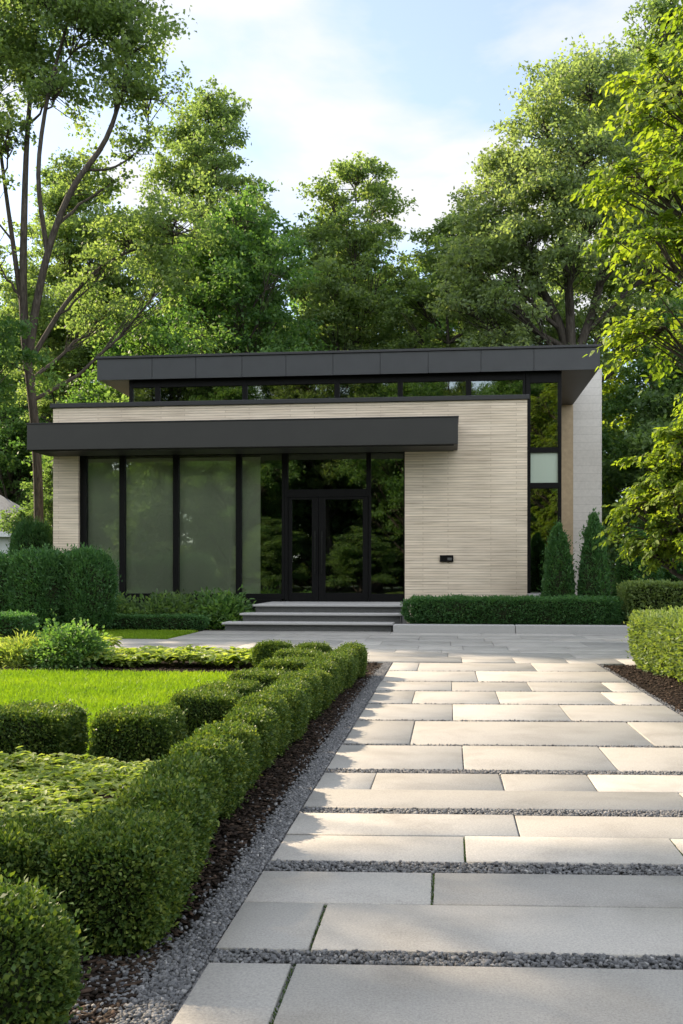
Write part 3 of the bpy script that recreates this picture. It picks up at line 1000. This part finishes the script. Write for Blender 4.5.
# tall corner window
b = Boxes()
x0, x1, y = 2.04, 2.96, 26.30
b.box(x0, x0+.12, y, y+.12, .60, 6.57, .004).box(x1-.09, x1, y, y+.12, .60, 6.57, .004)
for z0, z1 in ((.60, .70), (3.50, 3.65), (4.44, 4.58), (6.28, 6.57)): b.box(x0+.12, x1-.09, y+.002, y+.118, z0, z1, .003)
tw = hp(b.build('corner_window', M['frame']))
for m_, z0, z1 in (('glass_dark', .70, 3.50), ('frosted', 3.65, 4.44), ('glass_dark', 4.58, 6.28)):
    p = sub(box('pane', M[m_], (x0+.116, x1-.086, y+.05, y+.062, z0-.004, z1+.004), None, 0), tw)
    if m_ == 'frosted': p['label'] = 'pale frosted pane'
hp(box('window_ledge', M['step_stone'], (2.0, 3.14, 25.0, 26.28, .10, .74), None, .01))

# sheer blinds hanging behind the left panes
lb = ['pale sheer blind behind the leftmost tall pane beside the brick pier', 'pale sheer blind behind the second tall pane from the brick pier', 'pale sheer blind behind the widest tall pane',
      'half width pale sheer blind behind the tall pane next to the dark door']
for i, (a, b) in enumerate([(-9.50, -8.56), (-8.47, -7.12), (-7.02, -5.45), (-5.35, -4.86)]):
    o = empty('sheer_blind', ((a+b)/2, YG+.20, 4.3))
    m = (a+b)/2
    n = 60
    xs_ = np.linspace(a-m, b-m, n); zs_ = np.array([-.0, -3.62])
    fold = .0015*np.sin(np.linspace(0, 11, n))
    Vv = np.array([(x, fy, z) for z in zs_ for x, fy in zip(xs_, fold)]+[(x, fy+.004, z) for z in zs_ for x, fy in zip(xs_, fold)])
    Ff = []
    for k in range(n-1):
        Ff += [(k, k+n, k+n+1, k+1), (2*n+k, 2*n+k+1, 3*n+k+1, 3*n+k)]
    link_mesh('fabric', np_mesh('fabric', Vv, np.array(Ff), M['blind'], smooth=True), o)
    link_mesh('rail', Boxes().box(a-m, b-m, -.03, .03, .0, .05, .004).build('rail_mesh', M['frame']).data, o)
    bpy.data.objects.remove(bpy.data.objects['rail_mesh'])
    tag(o, lb[i], 'window blind', 'sheer blinds in the glazed front')

# wall lamp
o = empty('wall_lamp', (-.035, YF, 1.64))
q = Boxes().box(-.17, .17, -.06, -.001, -.085, .085, .008).build('housing', M['frame']); q.parent = o
q = Boxes().box(.02, .13, -.066, -.0605, -.045, .02, .002).build('lens', M['lens']); q.parent = o
tag(o, 'small black box lamp fixed on the pale brick wall right of the entrance', 'wall lamp')

# entrance steps
st_ = empty('entrance_steps', (-3, 22, 0))
SPV = Vector((-3, 22, 0))
for (x0, x1, y0, y1, z0, z1) in ((-4.97, -1.18, 21.33, 22.0, -.04, .135), (-4.70, -1.02, 21.95, 22.6, .0, .315), (-4.52, -.99, 22.55, YF+.095, .0, .495)):
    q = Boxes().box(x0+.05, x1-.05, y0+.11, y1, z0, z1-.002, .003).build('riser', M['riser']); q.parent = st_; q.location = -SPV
    q = Boxes().box(x0, x1, y0, y1+.03, z1, z1+.045, .008).build('tread', M['step_stone']); q.parent = st_; q.location = -SPV
tag(st_, 'three wide grey stone steps leading to the black double door', 'steps')
# planter kerb
tag(Boxes().box(-1.16, 1.4, 20.93, 21.25, -.04, .175, .012).box(1.41, 4.25, 20.93, 21.25, -.04, .175, .012).build('stone_kerb', M['step_stone']),
    'low grey stone kerb holding the planting bed right of the steps', 'kerb')

# neighbour's house
nb = empty('neighbour_house', (-25.5, 50, 0))
q = Boxes().box(-4.5, 4.2, -3, 3, -.05, 3.3, 0).build('wall', M['white_wall']); q.parent = nb
rv = np.array([(-5, -3.5, 3.3), (4.7, -3.5, 3.3), (4.7, 3.5, 3.3), (-5, 3.5, 3.3), (-1.5, 0, 5.6), (1.6, 0, 5.6)])
q = link_mesh('roof', np_mesh('roof', rv, [np.array([(0, 1, 5, 4), (2, 3, 4, 5)]), np.array([(1, 2, 5), (3, 0, 4)])], M['shingle']), nb)
q = Boxes().box(-5.0, 4.7, -3.56, -3.48, 3.08, 3.32, .01).box(4.68, 4.76, -3.48, 3.5, 3.08, 3.32, .01).build('eaves_board', M['white_wall']); q.parent = nb
for x in (-3, -.4, 3.05):
    q = Boxes().box(x-.36, x+.36, -3.04, -3.001, 1.05, 2.35, .01).build('window', M['blue_glass']); q.parent = nb
tag(nb, 'white neighbouring house with a grey hipped roof seen past the tall hedge', 'house')

#SECTION_PLANTS
# ------------------------------------------------------------------ boxwood
boxv = [clipped_mesh('boxwood_a', 21, .175, .262, .395, 27000, .0205, M['leaf_box'], 3.3, .014, .019),
        clipped_mesh('boxwood_b', 22, .184, .256, .385, 27000, .0205, M['leaf_box'], 3.0, .016, .019),
        clipped_mesh('boxwood_c', 23, .168, .266, .412, 27000, .0205, M['leaf_box'], 2.8, .014, .021)]
boxf = clipped_mesh('boxwood_front', 24, .20, .285, .40, 30000, .020, M['leaf_box'], 4.6, .018, .021)
rs = random.Random(9)
nth = ['first', 'second', 'third', 'fourth', 'fifth', 'sixth', 'seventh', 'eighth', 'ninth', 'tenth', 'eleventh', 'twelfth', 'thirteenth', 'fourteenth', 'fifteenth', 'sixteenth', 'seventeenth', 'eighteenth']
GRP = 'clipped boxwoods in the hedge along the gravel strip'
y = 3.36
k = 0
while y < 12.5:
    lab = f'{nth[k]} clipped boxwood from the near corner in the hedge along the gravel strip'
    if k == 0: lab = 'clipped boxwood at the near corner where the hedge turns along the gravel strip'
    shrub('boxwood_shrub', boxf if k == 0 else boxv[k % 3], (-1.145-.13*min(1, max(0, (y-3.5)/1.6))*min(1, max(0, (12.6-y)/3.5))+rs.uniform(-.02, .02), y, -.02), rs.choice([0, PI])+rs.uniform(-.05, .05), lab, GRP, (1, 1, rs.uniform(.96, 1.05)))
    y += .572; k += 1
for x, lab in ((-1.72, 'clipped boxwood closing the far end of the double hedge nearest the gravel'), (-2.2, 'clipped boxwood at the far inner corner of the double hedge beside the forecourt')):
    shrub('boxwood_shrub', boxv[k % 3], (x, 12.38, -.02), PI/2, lab, 'clipped boxwoods closing the far end of the hedge', (1, 1, 1)); k += 1
for x, lab in ((-1.60, 'boxwood in the front hedge just left of the near corner boxwood'), (-2.20, 'boxwood in the front hedge cut by the left edge of the photo')):
    shrub('boxwood_shrub', boxf, (x, 3.27, -.02), PI/2+rs.uniform(-.04, .04), lab, 'clipped boxwoods of the front hedge', (1, 1, 1)); k += 1
cube = clipped_mesh('boxwood_cube', 31, .275, .275, .42, 28000, .021, M['leaf_box'], 5, .022, .022)
cubes = [(-2.62, 6.05, 1.02, 1.0, 'cube cut boxwood at the lawn corner cut by the left frame edge'),
         (-1.93, 5.98, .92, 1.0, 'free standing cube cut boxwood between the lawn and the leafy bed'),
         (-1.76, 7.10, .88, .95, 'cube boxwood of the inner row just behind the free standing cube'),
         (-1.80, 7.95, .90, .88, 'low wide boxwood of the inner row with the lawn at its side'),
         (-1.68, 8.85, 1.0, .90, 'rounded boxwood in the middle of the inner row beside the lawn'),
         (-1.64, 9.95, 1.0, .95, 'rounded boxwood of the inner row third from its far end'),
         (-1.68, 11.1, .95, .95, 'rounded boxwood of the inner row next to its far end')]
for i, (x, y, s, sz, lab) in enumerate(cubes):
    shrub('boxwood_shrub', cube if i % 2 == 0 else cube, (x, y, -.02), rs.choice([0, PI/2, PI])+rs.uniform(-.06, .06), lab, 'cube cut boxwoods of the inner row', (s, s, sz))
ball = clipped_mesh('boxwood_ball', 41, .265, .265, .415, 30000, .020, M['leaf_box'], 2.5, .022, .024)
shrub('boxwood_shrub', ball, (-1.26, 2.50, -.02), .6, 'rounded boxwood ball in the mulch in front of the hedge corner', None)

# hedges
hb = clipped_mesh('front_hedge', 51, 2.35, .33, .60, 60000, .050, M['leaf_thuja'], 9, .045, .035, .5, freq=6, sprig=.2)
shrub('clipped_hedge', hb, (1.42, 21.65, .12), 0, 'long low dark green hedge on the stone kerb before the brick wall', cat='hedge')
hr = clipped_mesh('right_hedge', 52, .75, 2.1, .76, 52000, .056, M['leaf_privet'], 9, .05, .055, .55, 'ovate', freq=4)
shrub('clipped_hedge', hr, (3.32, 11.95, -.03), .06, 'light green loosely clipped hedge along the right of the path in bark mulch', cat='hedge')
hr2 = clipped_mesh('rear_hedge', 53, 1.9, .5, .96, 30000, .075, M['leaf_privet'], 9, .03, .04, .55, 'ovate', freq=4)
shrub('clipped_hedge', hr2, (5.62, 21.75, .1), 0, 'taller pale green hedge at the right end of the long low dark hedge', cat='hedge')
hl = clipped_mesh('left_hedge', 54, 1.25, .25, .34, 16000, .045, M['leaf_thuja'], 7, .02, .025, .5, freq=5)
shrub('clipped_hedge', hl, (-6.65, 21.75, -.03), 0, 'very low dark green hedge bordering the lawn strip left of the steps', cat='hedge')
hd = clipped_mesh('dark_cube', 55, .45, .4, .62, 9000, .05, M['leaf_thuja'], 6, .02, .025, .5)
shrub('clipped_shrub', hd, (-7.30, 15.6, -.03), 0, 'small dark clipped shrub cut by the left edge beyond the lawn')

# arborvitae
tb = [clipped_mesh('arborvitae_block', 61+i, .72, .62, 1.78, 30000, .075, M['leaf_thuja'], 3.4, .08, .085, .42, up=.8, freq=3, taper=.10) for i in range(2)]
for i, (x, yv, s, sz, lab) in enumerate([(-9.75, 20.6, 1.0, .96, 'broad clipped arborvitae cut by the left edge before the house corner'), (-8.72, 20.5, 1.0, 1.0, 'broad clipped arborvitae in the middle of the group at the house corner'),
                                     (-7.83, 20.6, .92, 1.02, 'broad clipped arborvitae right of its two neighbours, before the glazing')]):
    shrub('clipped_arborvitae', tb[i % 2], (x, yv, -.03), i*1.3, lab, 'clipped arborvitae at the left house corner', (s, s, sz))
shrub('clipped_arborvitae', tb[0], (-11.98, 27.5, -.03), .4, 'tall lighter topped arborvitae between the neighbour and the brick pier', None, (.92, .92, 1.58))
tcn = [clipped_mesh('arborvitae_cone', 71+i, .50, .50, 2.5, 24000, .07, M['leaf_thuja'], 2.3, .05, .08, .42, up=1.1, freq=4, taper=.62) for i in range(2)]
shrub('conical_arborvitae', tcn[0], (2.58, 23.6, .0), 0, 'shorter conical arborvitae in front of the tall corner window', 'conical arborvitae by the house corner', (1.0, 1.0, .98))
shrub('conical_arborvitae', tcn[1], (3.38, 23.5, .0), 1, 'taller conical arborvitae in front of the pale end wall', 'conical arborvitae by the house corner', (.92, .92, 1.07))
shrub('conical_arborvitae', tcn[0], (4.5, 24.3, .0), 2, 'wide dark arborvitae right of the pale end wall behind the lime tree leaves', None, (1.5, 1.3, .95))

# loose shrubs
bA = dome_bush('leafy_shrub', 81, .42, .42, .54, 6500, .052, M['leaf_shrub'], .75, ncl=60)
bush('leafy_shrub', bA, (-5.16, 12.95, -.03), 0, 'round leafy shrub with light new leaves at the far edge of the lawn', None, 1.0)
bB = dome_bush('feathery_shrub', 82, .42, .35, .34, 4200, .075, M['leaf_cover'], .22, ncl=40)
bush('feathery_shrub', bB, (-5.80, 13.0, -.03), 0, 'low pale feathery plant left of the round leafy shrub', None, 1.0, 'plant')
bC = dome_bush('bed_shrub', 83, .62, .5, .66, 2600, .12, M['leaf_dark'], .5, ncl=40)
bD = dome_bush('bed_shrub_light', 84, .55, .5, .70, 2200, .13, M['leaf_shrub'], .48, ncl=34)
bush('bed_shrub', bC, (-6.95, 22.9, -.03), 0, 'dark broad shrub under the second tall pane from the pier', 'shrubs in the bed under the tall windows', 1.05)
bush('bed_shrub', bC, (-6.15, 23.0, -.03), 2, 'dark broad shrub under the widest tall pane', 'shrubs in the bed under the tall windows', 1.05)
bush('bed_shrub', bD, (-5.30, 22.6, -.03), 0, 'bright fern like shrub right beside the entrance steps', 'shrubs in the bed under the tall windows', 1.05)
bush('bed_shrub', bC, (-7.75, 23.1, -.03), 4, 'dark broad shrub beside the clipped arborvitae group', 'shrubs in the bed under the tall windows', 1.0)
bush('bed_shrub', bD, (-9.1, 22.9, -.03), 3, 'bright shrub mostly hidden behind the clipped arborvitae group', 'shrubs in the bed under the tall windows', 1.0)
shrub('conical_arborvitae', tcn[1], (5.7, 24.6, 0), .5, 'broad dark arborvitae at the right edge behind the taller pale hedge', None, (1.7, 1.5, .8))

#SECTION_TREES
# ------------------------------------------------------------------ trees
TREES['tall'] = tree_meshes('tall', 101, 22.5, 8.5, 3.7, .24, 66000, .165, M['leaf_far'], ovate, 60, 760)
TREES['maple'] = tree_meshes('maple', 102, 19.5, 5.5, 3.6, .22, 54000, .165, M['leaf_far'], ovate, 56, 720)
TREES['dense'] = tree_meshes('dense', 103, 15.6, 3.0, 4.6, .24, 70000, .165, M['leaf_shrub'], broad, 56, 760)
TREES['under'] = tree_meshes('under', 105, 8.5, .8, 3.0, .14, 30000, .18, M['leaf_dark'], bushy, 34, 380, csz=.5)
TREES['under_light'] = tree_meshes('under_light', 106, 8.0, .8, 3.0, .14, 22000, .17, M['leaf_lime'], bushy, 34, 340)

# big open tree at the left, with its forked trunk
t1 = [([(0, 0, -.2), (.10, 0, 3), (-.05, .1, 6), (-.32, 0, 8.6)], [.28, .22, .20, .20]),
      ([(-.32, 0, 8.4), (-.55, .1, 10.5), (-.62, .3, 13), (-.55, .4, 17), (-.1, .6, 22)], [.22, .19, .16, .11, .04]),
      ([(-.32, 0, 8.6), (.05, -.2, 10.6), (.62, -.3, 12.8), (1.5, -.5, 14.6), (2.7, -.4, 16.0), (3.4, -.3, 18.5), (3.6, -.3, 21)], [.21, .18, .15, .13, .11, .07, .03]),
      ([(-.55, .1, 10.4), (-1.1, .5, 13), (-1.7, .9, 16), (-2.2, 1, 20)], [.13, .11, .08, .03]),
      ([(.5, -.3, 12.4), (.3, -.8, 14.8), (.8, -1, 17.5), (1.6, -1.3, 19.5), (2.2, -1.2, 22)], [.12, .10, .08, .06, .03]),
      ([(-.15, .2, 9.0), (.8, .6, 10.9), (2.0, 1.0, 12.3), (3.3, 1.3, 13.0), (4.8, 1.4, 13.1)], [.12, .10, .08, .05, .02]),
      ([(1.9, -.4, 15.1), (2.6, .5, 15.4), (3.9, 1.2, 16.8)], [.07, .05, .02])]
t1 = [(p_, [q_*.78 for q_ in r_]) for p_, r_ in t1]
l1 = [(-.3, .3, 22.5, 1.8), (-2.2, 1, 20.5, 1.7), (1.8, -1, 22.6, 1.7), (2.9, -.3, 21.2, 1.3), (3.3, -.4, 19.2, 1.2), (.8, -1, 20.6, 1.4), (-1.2, -.6, 19.0, 1.2), (2.4, -1.3, 19.6, 1.2), (4.0, .2, 17.8, .95),
      (3.3, -.6, 17.6, 1.0), (.2, .8, 18.6, 1.1), (-2.6, .4, 17.6, 1.2), (-2.3, -.4, 15.0, 1.1), (4.6, 1.3, 13.6, 1.2), (3.0, 1.2, 13.0, 1.1), (1.0, 1.2, 15.6, .9), (3.6, .6, 16.2, .8), (-.9, -.3, 16.6, .9), (1.2, -.8, 17.6, .9), (2.2, .8, 12.0, .8),
      (-1.9, .6, 12.6, .9), (1.9, 1.6, 10.6, 1.0), (1.2, .4, 21.6, 1.3), (-1.4, .6, 22.4, 1.3), (2.4, 1.0, 15.2, .7), (4.2, 1.0, 11.6, 1.0)]
TREES['open'] = tree_meshes('open', 111, 26, 9, 4, .3, 76000, .160, M['leaf_far'], lobes=l1, trunk=t1, ncl=900, spread=1.40)

# broad tree at the right with leaning limbs
t2 = [([(0, 0, -.2), (0, 0, 4), (-.1, 0, 8), (-.25, 0, 9.8)], [.36, .30, .27, .25]),
      ([(-.25, 0, 9.6), (-.7, .2, 11.2), (-1.5, .2, 12.8), (-2.3, .4, 14.2), (-2.9, .4, 15.6)], [.20, .17, .13, .08, .03]),
      ([(-.25, 0, 9.8), (-.35, -.2, 12.5), (-.75, -.4, 15), (-1.1, -.4, 17.5), (-1.2, -.3, 19.5)], [.19, .16, .12, .08, .03]),
      ([(-.2, 0, 9.4), (.7, .2, 11.8), (1.1, .3, 14), (1.3, .5, 17), (1.2, .5, 20)], [.19, .16, .13, .08, .03]),
      ([(.9, .3, 13), (1.9, .3, 14.2), (2.8, .5, 15.5)], [.09, .06, .02]),
      ([(-.7, -.3, 14.6), (.1, -.8, 16.6), (.3, -.9, 18.8)], [.08, .06, .02])]
l2 = [(-3.0, .3, 15.2, 1.15), (-2.9, -.4, 13.2, 1.1), (-3.5, .8, 11.6, 1.0), (-2.2, .5, 16.8, 1.15), (-1.4, -.4, 18.4, 1.15), (-.6, .3, 20.0, 1.0), (.3, -.6, 19.6, 1.1), (1.2, .5, 20.3, 1.15), (1.7, -.4, 18.2, 1.2), (2.7, .4, 16.3, 1.2),
      (.2, -1.2, 17.2, 1.2), (-1.0, -1.3, 15.8, 1.2), (-1.9, -1.3, 13.9, 1.1), (.6, -1.4, 14.8, 1.1), (-.4, -1.5, 12.8, 1.0), (1.9, -1.0, 14.0, 1.2), (2.9, -.4, 13.2, 1.1), (-3.0, -.6, 10.0, 1.0), (-1.6, .9, 10.6, 1.0), (1.4, 1.0, 11.2, 1.0), (2.6, .8, 10.4, 1.1),
      (-.6, 1.5, 17, 1.2), (.9, 1.6, 16, 1.2), (-1.8, 1.4, 15, 1.1), (-4.0, .2, 13.3, .9), (.4, .2, 21.0, .7), (-3.9, .4, 14.6, .8), (-4.2, -.2, 11.9, .9), (-3.6, .2, 9.2, .9), (-2.2, -.8, 9.0, .9), (-2.6, .6, 17.4, .9), (-3.4, .3, 16.2, .8), (.3, .9, 9.6, .9), (-2.6, -1.2, 11.6, .9)]
TREES['broad'] = tree_meshes('broad', 121, 21, 9, 4, .3, 70000, .160, M['leaf_grey'], lobes=l2, trunk=t2, ncl=1100, spread=1.40)

# near trees at the right
l3 = [(-2.3, -.4, 8.0, .8), (-1.6, -.6, 8.9, .75), (-2.7, .1, 7.0, .75), (-1.9, -.9, 6.9, .8), (-2.6, -.3, 6.0, .7), (-1.7, -.7, 5.5, .75), (-2.3, .4, 4.9, .65), (-1.2, -.9, 7.9, .8), (-1.3, -.9, 4.5, .7), (-.6, -.8, 6.3, .8), (-.4, -.6, 8.9, .9),
      (-.3, .2, 9.8, .8), (1.2, 0, 8.5, 1.1), (1.8, .6, 6.6, 1.1), (.8, -1.2, 5.4, 1.0), (.3, 1.5, 7.6, 1.1), (-1.2, 1.3, 6.4, .9), (1.5, -.8, 7.2, 1.0), (-.9, .2, 9.5, .6)]
t3 = [([(0, 0, -.1), (.05, 0, 2), (0, .05, 3.6)], [.16, .13, .12]), ([(0, .05, 3.5), (-.3, 0, 5.5), (-.4, 0, 7.5), (-.3, 0, 9.4)], [.10, .08, .05, .02]), ([(0, .05, 3.5), (.6, .2, 5.5), (1.1, .2, 7.8)], [.09, .06, .02])]
TREES['near'] = tree_meshes('near', 131, 10, 3, 3, .16, 30000, .110, M['leaf_lime'], lobes=l3, trunk=t3, ncl=420, spread=1.05, sprays=True, shape='ovate', aspect=.60, csz=.62)
l4 = [(-.55, -.2, 2.55, .42), (-.25, -.4, 3.0, .42), (.15, -.3, 3.35, .42), (-.75, 0, 2.05, .38), (.45, -.4, 2.7, .45), (.0, -.5, 2.3, .45), (-.35, -.4, 1.75, .36), (.6, 0, 3.3, .45), (.7, -.4, 2.05, .45), (.2, .4, 2.7, .5), (-.3, .45, 2.3, .45), (1.0, .2, 2.7, .5), (.2, -.5, 1.75, .35), (.4, 0, 3.75, .4), (-.75, -.1, 1.6, .26), (.9, -.3, 1.6, .35), (.95, 0, 3.6, .4), (-.2, -.5, 1.45, .35), (.4, -.5, 1.4, .35), (-.5, .3, 1.5, .35), (.1, .1, 1.7, .4)]
t4 = [([(0, 0, -.1), (.03, 0, 1.0), (.0, .02, 1.6)], [.06, .05, .045]), ([(0, .02, 1.5), (-.2, 0, 2.2), (-.2, -.1, 2.9)], [.035, .025, .01]), ([(0, .02, 1.5), (.3, .1, 2.4), (.4, 0, 3.4)], [.035, .025, .01])]
TREES['small'] = tree_meshes('small', 141, 4, 1.3, 1.2, .06, 23000, .088, M['leaf_lime'], lobes=l4, trunk=t4, ncl=320, spread=1.0, sprays=True, shape='ovate', aspect=.58, csz=.62)

GB = 'tall trees standing behind the house'
tree('deciduous_tree', 'open', (-14.25, 33.0, 0), 0, 'tall open tree with a forked grey trunk left of the house', GB)
tree('deciduous_tree', 'tall', (-10.4, 43.0, 0), 0, 'tall slender tree with an upright crown behind the left roof end', GB, .95, 1.02)
tree('deciduous_tree', 'dense', (-7.9, 37.5, 0), 0, 'dense rounded tree rising right above the left half of the roof', GB, 1.02, 1.0)
tree('deciduous_tree', 'maple', (-3.9, 43.0, 0), 2.0, 'pointed tree above the middle of the roof', GB, .98, 1.0)
tree('deciduous_tree', 'maple', (.2, 42.0, 0), .7, 'lower tree between the pointed tree and the broad right tree', GB, 1.05, .84)
tree('deciduous_tree', 'broad', (4.7, 36.5, 0), 0, 'broad light green tree with leaning limbs above the right roof end', GB, .97, .94)
tree('deciduous_tree', 'tall', (9.6, 45.0, 0), 2.2, 'very tall tree at the far right behind the yellow green leaves', GB, 1.25, 1.18)
tree('deciduous_tree', 'dense', (8.6, 37.0, 0), 1.2, 'dense dark tree at the right beyond the pale end wall', GB, .85, .72)
tree('deciduous_tree', 'dense', (-13.4, 41.0, 0), 2.2, 'dense dark tree behind the forked grey trunk', GB, .9, .80)
tree('deciduous_tree', 'tall', (-18.5, 47.0, 0), 1.0, 'tall tree at the left edge behind the forked trunk tree', GB, 1.0, .95)
tree('deciduous_tree', 'maple', (-6.3, 52.0, 0), 3.0, 'far tree glimpsed between the slender tree and the pointed tree', GB, 1.0, .82)
tree('deciduous_tree', 'maple', (2.2, 53.0, 0), 4.0, 'far tree glimpsed left of the broad right tree', GB, 1.0, .72)
GU = 'low trees and tall bushes behind the house'
for i, (key, x, yv, rz, s, lab) in enumerate([
        ('under', -31.0, 63, 2, 1.8, 'far dark bush above the neighbour roof'), ('under', -26.5, 64, 3, 1.8, 'far dark bush behind the left edge of the low roof'), ('under', -14.9, 36, 0, .62, 'dark bush behind the tall arborvitae at the left'), ('under', -12.3, 37.5, 1, 1.05, 'tall dark bush just left of the low roof corner'), ('under_light', -10.6, 49, 2, 1.25, 'yellow lit low tree seen above the upper roof end'),
        ('under', -8.3, 46, 3, 1.25, 'dark low tree behind the left end of the upper roof'), ('under_light', -4.6, 48, 4, 1.3, 'yellow lit low tree above the middle of the roof edge'), ('under', -1.5, 47, 5, 1.3, 'dark low tree behind the middle of the roof edge'),
        ('under_light', 2.0, 46, 0, 1.2, 'yellow lit low tree left of the broad tree trunk'), ('under', 7.9, 33.5, 1, 1.0, 'tall dark bush directly right of the pale end wall'), ('under', 9.6, 33, 2, 1.1, 'tall dark bush at the right edge behind the small lime tree'),
        ('under_light', -21.5, 57, 1, 1.2, 'yellow lit low tree at the left edge above the neighbour roof'), ('under_light', 7.6, 47, 3, 1.35, 'yellow lit low tree far behind the pale end wall'), ('under', 6.1, 27.6, 4, .5, 'dark bush behind the small lime tree beside the pale end wall')]):
    tree('understorey_tree', key, (x, yv, 0), rz, lab, GU, s)
for key, x, yv, rz, s_, lab in (('maple', -16.0, 48, 2, 1.0, 'far tree behind the forked trunk at the left'), ('dense', -12.2, 54, 1, 1.15, 'far dense tree between the forked trunk and the slender tree'), ('dense', -6.4, 58, 3, 1.38, 'far dense tree behind the rounded tree'),
                             ('dense', .6, 58, 0, 1.3, 'far dense tree low behind the middle of the roof'), ('maple', 6.0, 55, 1, 1.0, 'far tree behind the broad light green tree'), ('dense', -27, 60, 4, 1.2, 'far dense tree at the left picture edge')):
    tree('deciduous_tree', key, (x, yv, 0), rz, lab, GB, s_)
tree('lime_leaved_tree', 'near', (5.05, 13.4, 0), 0, 'yellow green tree overhanging the right edge with large bright leaves', None, .92)
tree('lime_leaved_tree', 'small', (3.95, 16.3, 0), 0, 'small yellow green tree behind the clipped hedge at the right', None, 1.1)

# trees in front of and beside the camera: they shade the near slabs and show in the glazing
GF = 'trees across the garden mirrored in the glazing'
for i, (key, x, yv, rz, s, sz, lab) in enumerate([
        ('dense', -15, -17, 0, 1.0, 1.0, 'dense tree opposite the house mirrored in the left panes'), ('maple', -8.5, -20, 1, 1.2, 1.0, 'pointed tree opposite the house mirrored in the widest pane'), ('dense', -2.5, -18, 2, 1.0, 1.05, 'dense tree opposite the house mirrored in the doors'),
        ('dense', 4.5, -19, 3, 1.05, 1.0, 'dense tree opposite the house mirrored in the side pane'), ('dense', 11, -18, 4, 1.0, 1.1, 'dense tree opposite the house mirrored in the corner window'), ('tall', -22, -22, 5, 1.4, .9, 'tall tree opposite the house mirrored in the leftmost pane'),
        ('under', -11.5, -13, 1, .8, .7, 'dark low tree mirrored low in the left panes'), ('under', -5.5, -13, 2, .8, .6, 'dark low tree mirrored low in the doors'), ('under', 2, -14, 3, .9, .6, 'dark low tree mirrored low in the side pane'), ('under', 8, -13, 3, .8, .6, 'dark low tree mirrored in the lower corner window')]):
    tree('garden_tree', key, (x, yv, 0), rz, lab, GF, s, sz*s)
GS = 'trees at the left of the garden casting shade on the path'
l5 = [(-.9, .6, 13.0, .9), (.1, .2, 12.7, 1.0), (1.0, -.4, 13.1, .9), (2.0, -.2, 12.4, .9), (-.4, -.9, 12.2, .8), (1.2, .8, 12.3, .7), (2.7, .5, 12.7, .7), (.3, -1.4, 12.6, .8), (1.6, -1.5, 12.4, .8), (.8, .9, 12.9, .7), (2.4, -2.2, 12.6, .8), (-.2, -2.3, 12.4, .8), (-1.2, .5, 12.6, .8), (-.3, .7, 12.5, .8), (-1.9, .5, 12.6, .7), (1.5, 1.9, 12.9, .4)]
TREES['shade'] = tree_meshes('shade', 151, 14, 9, 3, .22, 10500, .16, M['leaf_far'], lobes=l5, ncl=130, csz=.42, spread=1.2)
tree('shade_tree', 'shade', (-16.6, 13.85, 0), 0, 'high crowned tree left of the garden shading the nearest slabs', GS)
tree('shade_tree', 'dense', (-16.6, 27.8, 0), 0, 'dense tree beyond the left frame edge shading the forecourt', GS, .85, .95)
tree('shade_tree', 'maple', (-20.2, 31.5, 0), 1.0, 'pointed tree beyond the left frame edge shading the far forecourt', GS, 1.05, .92)
for key, x, yv, rz, s_, lab in (('under', -20, -15, 0, 1.35, 'tall dark bush opposite the house mirrored in the leftmost pane'), ('under', -12.8, -21, 1, 1.4, 'tall dark bush opposite the house behind the low tree facing the left panes'), ('under', -5.5, -22, 2, 1.45, 'tall dark bush opposite the house behind the dark low tree'),
                             ('under', .8, -23, 3, 1.45, 'tall dark bush opposite the house mirrored beside the doors'), ('under', 7.5, -22, 4, 1.4, 'tall dark bush opposite the house mirrored in the corner glazing'), ('under', 14, -21, 5, 1.4, 'tall dark bush opposite the house mirrored in the clerestory end')):
    tree('garden_tree', key, (x, yv, 0), rz, lab, GF, s_)

for key, x, yv, rz, s_, lab in (('dense', -28, -16, 1, 1.1, 'dense tree far left of the garden mirrored in the first pane'), ('under', -33, -14, 1, 1.5, 'tall dark bush far left of the garden mirrored in the first pane'), ('under', -25, -20, 3, 1.6, 'tall dark bush between the two dense trees mirrored in the first panes'), ('under', -9, -27, 4, 1.7, 'far dark bush mirrored behind the doors'), ('under', 4, -28, 0, 1.7, 'far dark bush mirrored in the clerestory'), ('under', -17, -27, 2, 1.8, 'far dark bush mirrored in the widest pane')):
    tree('garden_tree', key, (x, yv, 0), rz, lab, GF, s_)

for key, x, yv, rz, s_, lab in (('maple', -20, -27, 0, 1.0, 'tall tree in the back row mirrored in the clerestory start'), ('maple', -13, -29, 1, 1.05, 'tall tree in the back row mirrored above the widest pane'), ('dense', -6, -32, 2, 1.25, 'tall tree in the back row mirrored in the middle of the clerestory'),
                             ('maple', 0, -30, 3, 1.05, 'tall tree in the back row mirrored above the doors'), ('dense', 7, -31, 4, 1.25, 'tall tree in the back row mirrored right of the doors'), ('maple', 13, -29, 5, 1.0, 'tall tree in the back row mirrored in the corner window top')):
    tree('garden_tree', key, (x, yv, 0), rz, lab, GF, s_)

for i, x in enumerate((-44, -36, -28, -20, -12, -4, 4, 12, 20)):
    tree('garden_tree', 'under', (x, -38-(i % 2)*2, -1.3), i*.9, 'dark bush in the far row across the garden, seen only mirrored in the glazing', GF, 1.5)

# board fence closing the garden opposite the house
fe = empty('board_fence', (-13, -43, 0))
for i in range(24):
    x0 = -38+i*3.2
    q = Boxes().box(x0+.062, x0+3.138, -.02, .02, .08, 2.5, .004).build('board_panel', M['fence']); q.parent = fe
    q = Boxes().box(x0-.06, x0+.06, -.06, .06, -.06, 2.62, .006).build('post', M['fence']); q.parent = fe
tag(fe, 'dark board fence across the far end of the garden, seen only mirrored in the glazing', 'fence')
